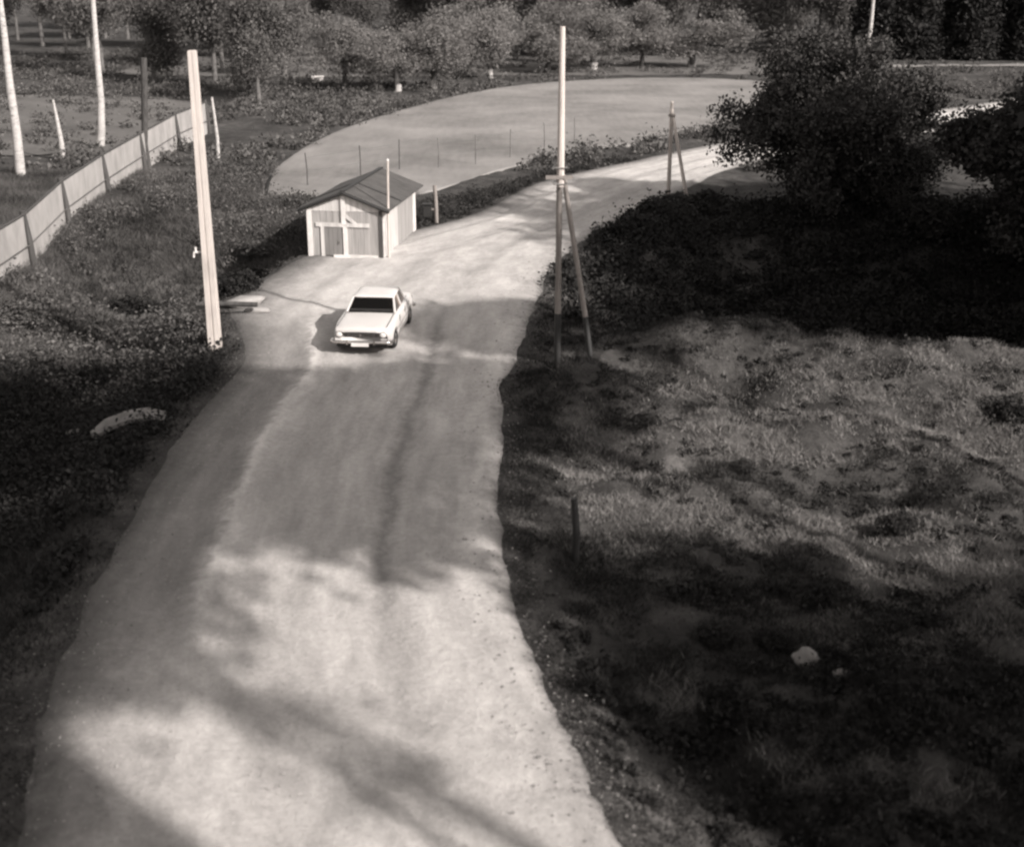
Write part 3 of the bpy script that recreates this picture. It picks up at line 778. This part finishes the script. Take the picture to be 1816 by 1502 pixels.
# ------------------------------------------------------------------ fence on the left
fpts = [(-15.7, 30.4), (-15.75, 36.9), (-16.14, 43.14), (-16.67, 48.65), (-17.01, 54.93), (-17.5, 62.5), (-17.6, 69.8), (-17.5, 76.5)]
fe = thing('fence', (fpts[0][0], fpts[0][1], H1(*fpts[0])), 0, 'pale panel fence with dark posts running away below the birches', 'fence')
O = Vector((fpts[0][0], fpts[0][1], H1(*fpts[0])))
FH = 1.78
P3 = [Vector((x, y, H1(x, y))) - O for x, y in fpts]
for i, p in enumerate(P3):
    h = FH + .12
    MB().tube([p - Vector((0, 0, .4)), p + Vector((-.06, -.06, h * .5)), p + Vector((-.16, -.1, h))], [.13, .115, .10], 7).build('post', M['wood_dark'], fe)
for a, b in zip(P3[:-1], P3[1:]):
    d = (b - a); n_ = 2
    for k in range(n_):
        q0 = a + d * (k / n_ + .003); q1 = a + d * ((k + 1) / n_ - .003)
        nrm = Vector((-d.y, d.x, 0)).normalized() * (.02 + .004 * random.random()); up = Vector((0, 0, FH - .02 * random.random())); dn = Vector((0, 0, -.45))
        off = Vector((-.13, 0, 0))
        q0 = q0 + off; q1 = q1 + off
        MB().hexa([q0 + dn, q1 + dn, q1 + nrm + dn, q0 + nrm + dn, q0 + up, q1 + up, q1 + nrm + up, q0 + nrm + up]).build('panel', M['panel'], fe)
    up = Vector((-.12, 0, FH))
    MB().tube([a + up, b + up], .045, 6).build('top_rail', M['wood_dark'], fe)
    MB().tube([a + Vector((-.05, 0, FH * .42)), b + Vector((-.05, 0, FH * .42))], .022, 5).build('wire', M['iron'], fe)
# ------------------------------------------------------------------ field fence posts
fps = [(-9.1, 57.9), (-7.0, 60.3), (-5.4, 62.6), (-3.55, 63.2), (-1.8, 64.4), (-.1, 66.6), (1.7, 69.4), (3.4, 72)]
flab = ['thin dark field post above the left eave of the shed', 'thin dark field post above the front slope of the roof', 'thin dark field post right behind the shed roof ridge', 'thin grey field post over the back corner of the shed',
        'thin grey field post, second past the shed roof', 'thin grey field post midway between shed and braced pole', 'thin grey field post just before the braced pole', 'thin grey field post just beyond the braced pole']
for k, ((x, y), lb) in enumerate(zip(fps, flab)):
    o = MB().tube([(0, 0, -.3), (.02, 0, .7), (.03 * ((k % 3) - 1), 0, 1.45)], [.027, .025, .023], 7).build('fence_post', M['wood_dark'] if k < 3 else M['bark_grey'])
    o.location = (x, y, H1(x, y) - .0); tag(o, lb, 'fence post', 'posts of the wire fence along the field')
t = MB()
for (a, b) in zip(fps[:-1], fps[1:]):
    for hz in (.65, 1.25):
        t.tube([(a[0], a[1], H1(*a) + hz), (b[0], b[1], H1(*b) + hz)], .006, 4, False)
o = t.build('fence_wire', M['iron']); tag(o, 'thin wires strung between the field posts', 'wire')
o = MB().tube([(0, 0, -.2), (.02, 0, .35), (.12, 0, .7), (.3, 0, .95)], [.09, .085, .08, .05], 7).build('bent_post', M['wood_black']); o.location = (-10.35, 54.7, H1(-10.35, 54.7)); tag(o, 'short bent dark post at the near tip of the field', 'post')
# rest: small post in the waste ground
o = MB().tube([(0, 0, -.3), (.02, 0, .5), (-.03, 0, 1.15)], [.075, .07, .06], 7).build('stake', M['wood_black']); o.location = (1.06, 19.9, H1(1.06, 19.9)); tag(o, 'dark wooden stake in the grass beside the near road', 'stake')
# ------------------------------------------------------------------ stones, slab, hive
def rock(x, y, r, sq, label, seed, rz=0, mat='stone', name='stone', cat='stone', sink=.3):
    o = MB().blob((0, 0, 0), r, sq, seed, .22, 12, 8).build(name, M[mat]); o.location = (x, y, H1(x, y) + r * sq[2] * (1 - sink)); o.rotation_euler = (0, 0, rz)
    return tag(o, label, cat)
rock(4.35, 16.95, .19, (1.15, .9, .8), 'larger pale stone in the dark grass', 5)
rock(4.72, 16.35, .10, (1.1, .9, .8), 'small pale stone just below the larger pale stone', 6)
rock(-10.15, 28.4, .16, (1.5, .8, .5), 'small pale stone alone in the dark ditch', 8, sink=-.6)
cv = [(-.72, -.40, -.10), (-.45, -.14, .02), (-.08, .06, .08), (.32, .14, .08), (.70, .16, .0)]; wd = [.10, .17, .20, .21, .19]
mb = MB(); ring = []
for i in range(5):
    a = Vector(cv[max(i - 1, 0)]); b = Vector(cv[min(i + 1, 4)]); d = (b - a).normalized(); nn = Vector((-d.y, d.x, 0)).normalized(); c = Vector(cv[i])
    for o_ in (-1, 1):
        for h_ in (-.05, .05): ring.append(c + nn * wd[i] * o_ * (1 + .1 * math.sin(i * 2.3 + o_)) + Vector((0, 0, h_)))
Fs = [(0, 1, 3, 2), (16, 18, 19, 17)]
for i in range(4):
    a = i * 4; Fs += [(a, a + 4, a + 5, a + 1), (a + 2, a + 3, a + 7, a + 6), (a + 1, a + 5, a + 7, a + 3), (a, a + 2, a + 6, a + 4)]
mb.add(ring, Fs)
o = mb.build('slab', M['slab']); o.location = (-8.2, 26.3, H1(-8.2, 26.3) + .2); o.rotation_euler = (R(14), 0, 0); tag(o, 'dull bent slab lying on the bank of the dark ditch', 'slab')
rock(-7.75, 36.4, .42, (1.3, .7, .4), 'pale flat stone at the culvert near the shed', 9, .5)
rock(-7.2, 35.6, .28, (1.2, .8, .45), 'smaller pale stone beside the culvert mouth, nearer the car', 10, -.3)
o = MB().box((0, 0, .3), (.8, .7, .6)).box((0, 0, .64), (.95, .85, .07)).build('beehive', M['white']); o.location = (-15.9, 109.5, H1(-15.9, 109.5)); tag(o, 'small pale box like a beehive under the orchard trees', 'beehive')
o = MB().tube([(-.9, 0, .1), (0, .02, .12), (.8, 0, .1)], [.07, .075, .07], 7).build('plank_rail', M['wood_dark']); o.location = (-7.2, 34.8, H1(-7.2, 34.8) + .05); o.rotation_euler = (0, 0, 0); o.name = 'rail'; o.location = (-7.9, 35.2, H1(-7.9, 35.2) + .25); tag(o, 'dark rail lying low between the concrete pole and the culvert', 'rail')
# ------------------------------------------------------------------ car
def build_car(loc, rz):
    car = thing('car', (loc[0], loc[1], loc[2]), rz, 'white four-door saloon car driving towards the house on the gravel road', 'car')
    ys = np.unique(np.r_[np.linspace(-2.02, 2.06, 52), [-1.95, 2.0]])
    WY = (-1.27, 1.17); WR = .30
    mb = MB(); rings = []
    for y in ys:
        w = .80 * (1 - .10 * max(0, (-y - 1.2) / .82) ** 2.2 - .10 * max(0, (y - 1.2) / .86) ** 2.2)
        zt = np.interp(y, [-2.02, -1.97, -1.85, -1.2, -.6, -.2, 1.2, 1.4, 1.95, 2.06], [.70, .79, .83, .875, .905, .915, .915, .90, .865, .76])
        zb = np.interp(y, [-2.02, -1.85, -1.7, 1.75, 1.9, 2.06], [.40, .27, .22, .22, .28, .42])
        if y < -2.0: w *= .975
        if y > 2.04: w *= .97
        ar = zb
        for q in WY:
            dy = abs(y - q)
            if dy < .35: ar = max(ar, .30 + math.sqrt(.35 ** 2 - dy ** 2))
        hi = max(ar + .02, .45); mid = max(hi + .03, .62)
        half = [(0, zb), (.56, zb), (.57, ar), (w * .97, ar), (w, hi), (w * 1.0, mid), (w * .965, zt - .07), (w * .945, zt - .012), (w * .90, zt + .006), (w * .5, zt + .022), (0, zt + .028)]
        rings.append([(x, y, z) for x, z in half] + [(-x, y, z) for x, z in half[-2:0:-1]])
    k = len(rings[0]); Vv = [p for r in rings for p in r]; Ff = []
    for i in range(len(rings) - 1):
        for j in range(k):
            a, b = i * k + j, i * k + (j + 1) % k; Ff.append((a, b, b + k, a + k))
    Ff += [tuple(range(k)), tuple(range((len(rings) - 1) * k, len(rings) * k))[::-1]]
    mb.add(Vv, Ff, True)
    body = mb.build('body', M['paint'], car)
    # glasshouse
    B = {'fl': (-.665, -.60, .92), 'fr': (.665, -.60, .92), 'rl': (-.655, 1.34, .92), 'rr': (.655, 1.34, .92)}
    T = {'fl': (-.555, -.12, 1.30), 'fr': (.555, -.12, 1.30), 'rl': (-.54, .98, 1.295), 'rr': (.54, .98, 1.295)}
    def roofring(z, ins, dz=0):
        pts = []
        for a, b, c_, d_ in (((T['fl']), (T['fr']), 0, 0), ((T['fr']), (T['rr']), 0, 0), ((T['rr']), (T['rl']), 0, 0), ((T['rl']), (T['fl']), 0, 0)):
            A, C_ = Vector(a), Vector(b)
            for q in range(6):
                u = .04 + .92 * q / 5; pts.append(A.lerp(C_, u))
        o = []
        for p in pts:
            o.append((p.x * (1 - ins), .43 + (p.y - .43) * (1 - ins), z))
        return o
    mb = MB(); rr_ = [roofring(1.278, -.02), roofring(1.31, -.035), roofring(1.34, .03), roofring(1.365, .25), roofring(1.377, .6)]
    kk = len(rr_[0]); Vv = [p for r in rr_ for p in r] + [(0, .43, 1.38), (0, .43, 1.285)]
    Ff = [(i * kk + j, i * kk + (j + 1) % kk, (i + 1) * kk + (j + 1) % kk, (i + 1) * kk + j) for i in range(4) for j in range(kk)]
    Ff += [(4 * kk + j, 4 * kk + (j + 1) % kk, 5 * kk) for j in range(kk)] + [((j + 1) % kk, j, 5 * kk + 1) for j in range(kk)]
    mb.add(Vv, Ff, True); mb.build('roof', M['paint'], car)
    lerp = lambda a, b, u: tuple(Vector(a).lerp(Vector(b), u))
    def pillar(b, t, rb, rt):
        MB().tube([b, lerp(b, t, .5), t], [rb, (rb + rt) / 2, rt], 6).build('pillar', M['paint'], car)
    pillar(B['fl'], T['fl'], .036, .03); pillar(B['fr'], T['fr'], .036, .03)
    for s in (-1, 1):
        b0, b1, t0, t1 = (s * .655, 1.06, .92), (s * .645, 1.36, .92), (s * .55, .86, 1.295), (s * .53, 1.0, 1.295)
        e = -.05 * s
        MB().hexa([b0, b1, (b1[0] + e, b1[1], b1[2]), (b0[0] + e, b0[1], b0[2]), t0, t1, (t1[0] + e, t1[1], t1[2]), (t0[0] + e, t0[1], t0[2])]).build('pillar', M['paint'], car)
        pillar((s * .665, .36, .92), (s * .553, .36, 1.295), .026, .022)
        MB().tube([(s * .672, -.62, .925), (s * .672, .4, .925), (s * .66, 1.36, .925)], .014, 5).build('belt_trim', M['chrome'], car)
    def pane(name, pts):
        c = sum((Vector(p) for p in pts), Vector()) / 4
        n_ = (Vector(pts[1]) - Vector(pts[0])).cross(Vector(pts[3]) - Vector(pts[0])).normalized() * .006
        P = [c + (Vector(p) - c) * .97 for p in pts]
        MB().hexa([p - n_ for p in P] + [p + n_ for p in P]).build(name, M['glass'], car)
    pane('windscreen', [B['fl'], B['fr'], T['fr'], T['fl']]); pane('rear_window', [B['rr'], B['rl'], T['rl'], T['rr']])
    for s in (-1, 1):
        pane('side_window', [(s * .665, -.55, .925), (s * .665, .34, .925), (s * .555, .34, 1.29), (s * .557, -.1, 1.29)])
        pane('side_window', [(s * .664, .39, .925), (s * .655, 1.05, .925), (s * .552, .85, 1.29), (s * .555, .39, 1.29)])
    bxx = lambda name, c, d, mat, rot=None, par=None: MB().box(c, d, rot).build(name, M[mat], par or car)
    # inside
    MB().box((0, .36, .947), (1.2, 1.78, .006)).build('interior', M['black'], car)
    bxx('dashboard', (0, -.42, .98), (1.16, .26, .07), 'black')
    for s in (-1, 1):
        sb = bxx('seat', (s * .32, .20, 1.05), (.46, .12, .22), 'seat', (R(-12), 0, 0))
    bxx('rear_seat', (0, .92, 1.03), (1.05, .12, .18), 'seat', (R(-14), 0, 0))
    mb = MB(); cpts = [(.34 + .17 * math.cos(a), -.2 + .05 * math.sin(a), 1.05 + .16 * math.sin(a)) for a in np.linspace(0, 6.283, 17)]
    mb.tube(cpts, .012, 5, False); mb.tube([(.17, -.2, 1.05), (.51, -.2, 1.05)], .009, 4); mb.build('steering_wheel', M['black'], car)
    MB().box((0, -.13, 1.23), (.2, .03, .05)).tube([(0, -.12, 1.23), (0, -.1, 1.28)], .008, 4).build('mirror', M['black'], car)
    # front
    gr = bxx('grille', (-.02, -2.019, .635), (.82, .03, .115), 'black')
    for i in range(5): MB().box((-.02, -2.037, .592 + i * .0215), (.80, .012, .007)).build('grille_bar', M['chrome'], gr)
    MB().box((-.02, -2.038, .635), (.05, .016, .115)).build('grille_bar', M['chrome'], gr)
    for s in (-1, 1):
        h = MB().tube([(s * .585, -1.93, .645), (s * .585, -2.045, .645)], [.10, .10], 16).build('headlight', M['chrome'], car)
        MB().blob((s * .585, -2.04, .645), .085, (1, .32, 1), 1, 0, 14, 8).build('lens', M['plate'], h)
        MB().box((s * .6, -2.005, .50), (.16, .04, .05)).build('indicator', M['plate'], car)
        MB().box((s * .62, 2.05, .66), (.2, .04, .13)).build('tail_light', M['black'], car)
    def bumper(y, sg):
        mb = MB(); pts = [(-.80, y + sg * -.22, .43), (-.785, y + sg * -.06, .43), (-.70, y, .43), (0, y + sg * .02, .43), (.70, y, .43), (.785, y + sg * -.06, .43), (.80, y + sg * -.22, .43)]
        mb.tube(pts, .052, 8); return mb.build('bumper', M['chrome'], car)
    fb = bumper(-2.09, -1); bumper(2.13, 1)
    for s in (-1, 1): MB().box((s * .36, -2.14, .43), (.045, .05, .15)).build('over_rider', M['chrome'], fb)
    bxx('number_plate', (-.02, -2.15, .36), (.46, .012, .115), 'plate')
    bxx('front_valance', (0, -1.93, .28), (1.34, .06, .12), 'black')
    bxx('bonnet_seam', (0, -.62, .937), (1.30, .016, .012), 'black')
    for s in (-1, 1):
        bxx('bonnet_seam', (s * .66, -1.28, .902), (.010, 1.22, .012), 'black', (R(3.3), 0, 0))
        MB().tube([(s * .28 - .02, -.63, .945), (s * .28 + .3, -.575, .985)], .009, 5).build('wiper', M['black'], car)
        for yy in (-.55, .36, 1.02):
            MB().box((s * .795, yy, .62), (.012, .012, .50)).build('door_seam', M['black'], car)
        for yy in (.24, .90):
            MB().box((s * .803, yy, .78), (.025, .14, .025)).build('door_handle', M['chrome'], car)
        MB().box((s * .806, .0, .56), (.012, 2.7, .022)).build('side_trim', M['chrome'], car)
        for q in WY:
            w = thing('wheel', (s * .70, q, WR)); w.parent = car
            del_ = MB()
            prof = [(.10, .19), (.10, .27), (.075, .298), (-.075, .298), (-.10, .27), (-.10, .19)]
            seg = 22; Vt = []; Ft = []
            for a in range(seg):
                an = 2 * math.pi * a / seg
                for (xx, rr) in prof: Vt.append((xx, rr * math.cos(an), rr * math.sin(an)))
            m_ = len(prof)
            for a in range(seg):
                for b in range(m_ - 1):
                    p = a * m_ + b; q2 = ((a + 1) % seg) * m_ + b; Ft.append((p, p + 1, q2 + 1, q2))
            del_.add(Vt, Ft, True); del_.build('tyre', M['rubber'], w)
            MB().tube([(-.06, 0, 0), (.07 * s, 0, 0)], [.20, .20], 18).build('rim', M['paint'], w)
            MB().tube([(.06 * s, 0, 0), (.095 * s, 0, 0), (.11 * s, 0, 0)], [.13, .11, .05], 14).build('hub_cap', M['chrome'], w)
    return car
car = build_car((-3.62, 33.25, .05), R(-4.5))
car.scale = (.95, .96, .79)

# ------------------------------------------------------------------ ground cover
def scatter(n, x0, x1, y0, y1, g, clear_road=.15, shed_clear=True):
    x = g.uniform(x0, x1, n); y = g.uniform(y0, y1, n)
    z, ins, fld = base_h(x, y)
    _, dl, dr = road_dists(x, y)
    e = np.minimum(dl, dr)
    # a negative clearance lets a few tufts grow into the verge
    e = np.where(ins, -e, e)
    vg = fbm(x * .9 + 3, y * .9, 3) * 1.5 + g.random(len(x)) ** 2 * .5 - .30
    ok = (~fld) & (e > (clear_road if clear_road >= 0 else -vg))
    e = np.maximum(e, 0)
    if shed_clear:
        c, s = math.cos(SHED_A), math.sin(SHED_A)
        u = (x - SHED[0]) * c + (y - SHED[1]) * s; v = -(x - SHED[0]) * s + (y - SHED[1]) * c
        ok &= ~((u > -.15) & (u < SW + .3) & (v > -.6) & (v < SL + .4))
    return x[ok], y[ok], z[ok], e[ok], np.where(dl < dr, 1, 0)[ok]
def stuff(name, V, n, mat, label, cat):
    o = link(name, np_mesh(name, V, n), mat); return tag(o, label, cat, kind='stuff')
g = np.random.default_rng(101)
# right: waste ground of dry grass with darker tufts
x, y, z, e, lf = scatter(110000, -.8, 15, 11, 40, g, -1)
k = lf == 0
x, y, z, e = x[k], y[k], z[k], e[k]
cl = fbm(x * 1.7 + 8, y * 1.9, 4) + .2 * fbm(x * 6, y * 6, 2)
k = (cl + g.normal(size=len(x)) * .06 > -.06) | (e < .5)
x, y, z, e, cl = x[k], y[k], z[k], e[k], cl[k]
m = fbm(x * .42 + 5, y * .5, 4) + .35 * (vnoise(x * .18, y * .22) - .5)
thresh = .02 + .28 * sstep(19.5, 15.5, y + .12 * x) + .25 * sstep(1.6, .4, e)  # more dark grass in the near corner, deepening its shade
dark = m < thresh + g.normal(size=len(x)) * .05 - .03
P = np.c_[x, y, z]
hh = (.035 + .10 * np.clip(m + .35, 0, 1) + .12 * np.clip(cl, 0, 1)) * (.4 + .6 * sstep(0, .9, e))
stuff('grass', blades(P[~dark], g, 6, hh[~dark], .0085, .8, .09), 3, M['grass_dry'], 'dry pale grass over the mound and waste ground', 'grass')
stuff('dark_grass', blades(P[dark], g, 6, hh[dark] * 1.15, .009, .75, .09), 3, M['grass_dark'], 'darker rough grass of the waste ground, massed to deepen the shaded near corner', 'grass')
# left bank, ditch and rough slope
x, y, z, e, lf = scatter(90000, -26, -4, 10, 62, g, -1)
k = lf == 1
x, y, z, e = x[k], y[k], z[k], e[k]
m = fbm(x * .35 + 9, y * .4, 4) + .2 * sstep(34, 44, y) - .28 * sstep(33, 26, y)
m = m - .6 * (((x + 11.4) / 3.7) ** 2 + ((y - 43.2 + .4 * (x + 11.4)) / 4.4) ** 2 < 1)  # grass in the pit forced dark to blacken the shed shadow
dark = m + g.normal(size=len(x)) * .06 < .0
P = np.c_[x, y, z]
hh = (.12 + .22 * np.clip(m + .4, 0, 1)) * sstep(0, 1.5, e)
stuff('grass', blades(P[~dark], g, 6, hh[~dark] + .05, .010, .75, .12), 3, M['weed'], 'mid grey rough grass on the left bank', 'grass')
stuff('dark_grass', blades(P[dark], g, 6, hh[dark] + .05, .011, .75, .12), 3, M['grass_dark'], 'dark rough grass in the left ditch, also deepening the shed shadow', 'grass')
# leafy weeds: clumps of leaves
def weeds(x, y, z, g, rad, per, leaf):
    n = g.poisson(per, len(x)).clip(3)
    C = np.repeat(np.c_[x, y, z], n, 0); rr = np.repeat(rad, n)
    d = g.normal(size=(len(C), 3)) * rr[:, None] * np.array([.55, .55, .42]); d[:, 2] = np.abs(d[:, 2])
    return leaf_quads(C + d, leaf, g, .6, 1.6)
x, y, z, e, lf = scatter(3400, -17, -5, 24, 63, g, .7)
k = (lf == 1) & (y > 30.5 - .25 * (x + 12)) & (fbm(x * .3, y * .3, 3) > -.08) & (((x + 11.4) / 3.7) ** 2 + ((y - 43.2 + .4 * (x + 11.4)) / 4.4) ** 2 > 1) & ~((y > 35.5) & (y < 44.5) & (x > -8.6))
x, y, z = x[k], y[k], z[k]
stuff('weeds', weeds(x, y, z, g, .2 + .34 * g.random(len(x)), 80, .065), 4, M['weed'], 'leafy weeds covering the slope below the fence', 'weeds')
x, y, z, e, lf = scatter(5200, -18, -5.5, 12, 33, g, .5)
k = (lf == 1) & (fbm(x * .35 + 4, y * .35, 3) + .25 * sstep(19, 25, y) > .02)  # near-black clumps that deepen the shade of the ditch
stuff('weeds', weeds(x[k], y[k], z[k], g, .16 + .3 * g.random(k.sum()) ** 1.5, 80, .06), 4, M['needle_shade'], 'dark weeds added to blacken the shaded ditch on the left', 'weeds')
x, y, z, e, lf = scatter(6600, -50, 46, 62, 150, g, .8)
mead = ((y > 108) & (y < 143) & (x > -34)) | ((x < -19) & (y > 67) & (y < 100))
k = ((x < 12) | (y > 88)) & ~((x > 29) & (abs(y - 129) < 2.5)) & (~mead | (g.random(len(x)) < .22)) & (fbm(x * .12, y * .12, 3) > -.12)
x, y, z = x[k], y[k], z[k]
stuff('undergrowth', weeds(x, y, z, g, .3 + .55 * g.random(len(x)), 75, .115), 4, M['weed'], 'low undergrowth between field, orchard and wood', 'undergrowth')
x, y, z, e, lf = scatter(1500, 1.5, 20, 35, 54, g, .35)
k = (lf == 0)  # near-black leaf colour adds to the shade of the hollow
stuff('undergrowth', weeds(x[k], y[k], z[k], g, .3 + .35 * g.random(k.sum()), 90, .085), 4, M['needle_shade'], 'undergrowth coloured near-black to deepen the shaded hollow behind the mound', 'undergrowth')
# hedge-like dark growth along the inner side of the bend, between road and field
x, y, z, e, lf = scatter(2600, -4, 10, 48, 66, g, .1)
k = (lf == 1) & (e < 3.2 - 2.2 * sstep(52, 60, y))
stuff('undergrowth', weeds(x[k], y[k], z[k], g, .14 + .2 * g.random(k.sum()), 90, .05), 4, M['leaf_dark'], 'dark growth on the verge between the bend and the field', 'undergrowth')
# clumps of dark and pale weeds on the waste ground
x, y, z, e, lf = scatter(1700, .2, 14, 13, 33.5, g, .35)
k = (lf == 0) & (fbm(x * .5 + 2, y * .5, 3) > -.02)
kk = k & (g.random(len(x)) < .6)
stuff('weeds', weeds(x[kk], y[kk], z[kk], g, .07 + .16 * g.random(kk.sum()) ** 2, 50, .045), 4, M['leaf_dark'], 'small dark weeds among the dry grass of the waste ground', 'weeds')
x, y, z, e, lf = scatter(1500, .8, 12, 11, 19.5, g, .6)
k = (lf == 0) & (fbm(x * .5 + 7, y * .5, 3) + .12 * sstep(18.5, 15, y + .15 * x) > .02)  # near-black clumps that deepen the shade of the near corner
stuff('weeds', weeds(x[k], y[k], z[k], g, .08 + .2 * g.random(k.sum()) ** 1.5, 70, .042), 4, M['needle_shade'], 'dark low weeds added to blacken the shaded near corner of the waste ground', 'weeds')
# loose stones on and beside the road
def gravel(n, y0, y1, size, mat, label, seed, edgy):
    g = np.random.default_rng(seed)
    i = g.integers(0, 521, n * 5); u = g.random(n * 5)
    if edgy: u = np.where(g.random(n * 5) < .5, g.normal(.015, .035, n * 5), g.normal(.985, .03, n * 5))
    A, Bv = GR[i, 0, :2], GR[i, -1, :2]
    P = A + (Bv - A) * u[:, None] + g.normal(size=(n * 5, 2)) * .3
    k = (P[:, 1] > y0) & (P[:, 1] < y1); P = P[k][:n]; i = i[k][:n]; u = u[k][:n]
    zg, ins, _ = base_h(P[:, 0], P[:, 1])
    ui = np.clip(u * (NU - 1), 0, NU - 1); j = ui.astype(int); zr = GR[i, j, 2]
    zz_ = np.where((u > 0) & (u < 1), np.maximum(zr, zg - .15), zg)
    c = np.c_[P, zz_ + size * .15]
    sz = size * (.35 + .9 * g.random(len(P)) ** 2.5)
    ax = np.array([[1, 0, 0], [0, 1, 0], [-1, 0, 0], [0, -1, 0]], float); th = g.random(len(P)) * 6.28
    cs, sn = np.cos(th), np.sin(th); st = .6 + .6 * g.random((len(P), 4))
    ring = np.stack([np.stack([(a[0] * cs - a[1] * sn) * sz * st[:, q], (a[0] * sn + a[1] * cs) * sz * st[:, q], np.zeros(len(P))], 1) for q, a in enumerate(ax)], 1)
    tip = np.c_[g.normal(size=(len(P), 2)) * sz[:, None] * .2, sz * .55]; bot = -tip
    T = []
    for q in range(4):
        T.append(np.stack([ring[:, q], ring[:, (q + 1) % 4], tip], 1)); T.append(np.stack([ring[:, (q + 1) % 4], ring[:, q], bot], 1))
    V = np.stack(T, 1) + c[:, None, None, :]
    stuff('gravel', V.reshape(-1, 3, 3), 3, mat, label, 'gravel')
gravel(9000, 11, 32, .017, M['grit'], 'loose grit and small stones scattered over the road', 201, False)
gravel(9000, 11, 45, .022, M['grit_dark'], 'stones and clods gathered along the road verges', 202, True)
# single shrubs
def shrub_mesh(seed, r, h, n, leaf):
    g = np.random.default_rng(seed)
    d = g.normal(size=(n, 3)); d /= np.linalg.norm(d, axis=1)[:, None]
    q = .55 + .6 * vnoise(d[:, 0] * 2 + seed, d[:, 1] * 2 + d[:, 2] * 2)
    P = d * (g.random((n, 1)) ** .4) * q[:, None] * np.array([r, r, h * .6]); P[:, 2] = np.abs(P[:, 2] + h * .42)
    cr = np_mesh('crown', leaf_quads(P, leaf, g, .4, 1.6), 4)
    mb = MB()
    for i in range(5):
        a = i * 1.26 + seed; mb.tube([(0, 0, -.1), (.25 * r * math.cos(a), .25 * r * math.sin(a), h * .4), (.55 * r * math.cos(a), .55 * r * math.sin(a), h * .75)], [.03, .02, .008], 5, False)
    return mb.mesh('stems'), cr
sm = [shrub_mesh(71, 1, 1, 3600, .065), shrub_mesh(72, 1, 1, 3600, .065)]
for s in sm: s[0].materials.append(M['bark'])
sc_dark = [s[1] for s in sm]
for c in sc_dark: c.materials.append(M['leaf_dark'])
sc_mid = [s[1].copy() for s in sm]
for c in sc_mid: c.materials.clear(); c.materials.append(M['weed'])
sc_shade = [s[1].copy() for s in sm]
for c in sc_shade: c.materials.clear(); c.materials.append(M['needle_shade'])  # near-black leaves for bushes that paint in the shed shadow
def shrub(x, y, r, h, k, label, mid=False, group=None):
    t = thing('shrub', (x, y, H1(x, y) - .04), x * 3 + y, label, 'shrub', group); t.scale = (r, r, h)
    link('stems', sm[k][0], None, t); link('crown', (sc_dark, sc_mid, sc_shade)[int(mid)][k], None, t)
shrub(11.2, 27.6, .75, .62, 0, 'round dark shrub at the far end of the lit mound, by the frame edge')
shrub(7.05, 21.8, .42, .4, 1, 'small dark shrub alone in the middle of the waste ground')
shrub(3.15, 17.75, .42, .34, 0, 'low dark shrub, nearer the road of the two above the pale stones')
shrub(4.05, 17.8, .36, .34, 1, 'low dark shrub, farther from the road of the two above the pale stones')
shrub(2.95, 27.0, .4, .3, 1, 'flat dark shrub at the foot of the lit hummock')
shrub(4.7, 24.6, .35, .3, 0, 'small dark tuft of a shrub below the mound')
shrub(6.2, 51.2, 1.5, .75, 0, 'broad dark bush on the road bank below the small braced pole')
shrub(4.9, 48.5, 1.2, .5, 1, 'low dark bush on the road bank left of the broad one')
shrub(15.4, 48.6, 1.7, 1.5, 0, 'dark bush filling the gap between the two dark leafy trees')
shrub(7.9, 52.6, 1.0, .8, 1, 'dark bush at the foot of the big dark tree', False)
shrub(-8.4, 38.5, 1.0, .75, 0, 'shadow-coloured bush in the shed shadow beside the culvert stones', 2)
shrub(-9.8, 39.6, 1.3, .9, 1, 'shadow-coloured bush in the pit between concrete pole and shed', 2)
shrub(-10.6, 42.4, 1.6, 1.1, 0, 'largest shadow-coloured bush in the pit behind the concrete pole', 2)
shrub(-12.0, 45.2, 1.4, .9, 1, 'shadow-coloured bush at the far tip of the shed shadow', 2)
shrub(-8.6, 43.0, 1.3, .9, 0, 'shadow-coloured bush against the front corner of the shed', 2)
shrub(-12.6, 42.6, 1.5, .95, 0, 'shadow-coloured bush on the far slope of the pit, between pole and fence', 2)
shrub(-11.3, 44.6, 1.5, .9, 1, 'shadow-coloured bush in the bottom of the pit left of the shed', 2)
shrub(-13.6, 45.0, 1.2, .8, 0, 'outermost shadow-coloured bush of the pit, nearest the fence', 2)
shrub(-9.0, 41.2, 1.2, .85, 1, 'shadow-coloured bush on the near slope of the pit below the shed corner', 2)
shrub(-9.4, 45.7, 1.5, 1.0, 1, 'shadow-coloured bush against the long wall of the shed', 2)
shrub(-14.4, 36.5, 1.0, .8, 0, 'pale leafy bush under the near end of the fence', True)
shrub(-12.6, 33.6, .9, .6, 1, 'pale leafy bush lower on the bank than the fence', True)
shrub(-9.3, 47.5, 1.0, .6, 0, 'grey bush on the slope behind the shed', True)
# ------------------------------------------------------------------ house the picture is taken from
ho = thing('house', (0, -6, 0), 0, 'tall plastered house the view is taken from, out of view', 'house')
MB().box((1.3, 0.2, 6.8), (18.2, 10.9, 14.2)).build('wall', M['plaster'], ho)
MB().box((1.3, 0.2, 14.15), (18.7, 11.4, .5)).build('roof', M['felt'], ho)
for i in range(5):
    for j in range(4):
        if i == 2 and j == 2: continue
        w_ = MB().box((-6 + i * 3.4, 5.68, 1.9 + j * 3.2), (1.2, .08, 1.5)).build('window', M['white'], ho)
        MB().box((-6 + i * 3.4, 5.73, 1.9 + j * 3.2), (1.0, .03, 1.3)).build('pane', M['black'], w_)
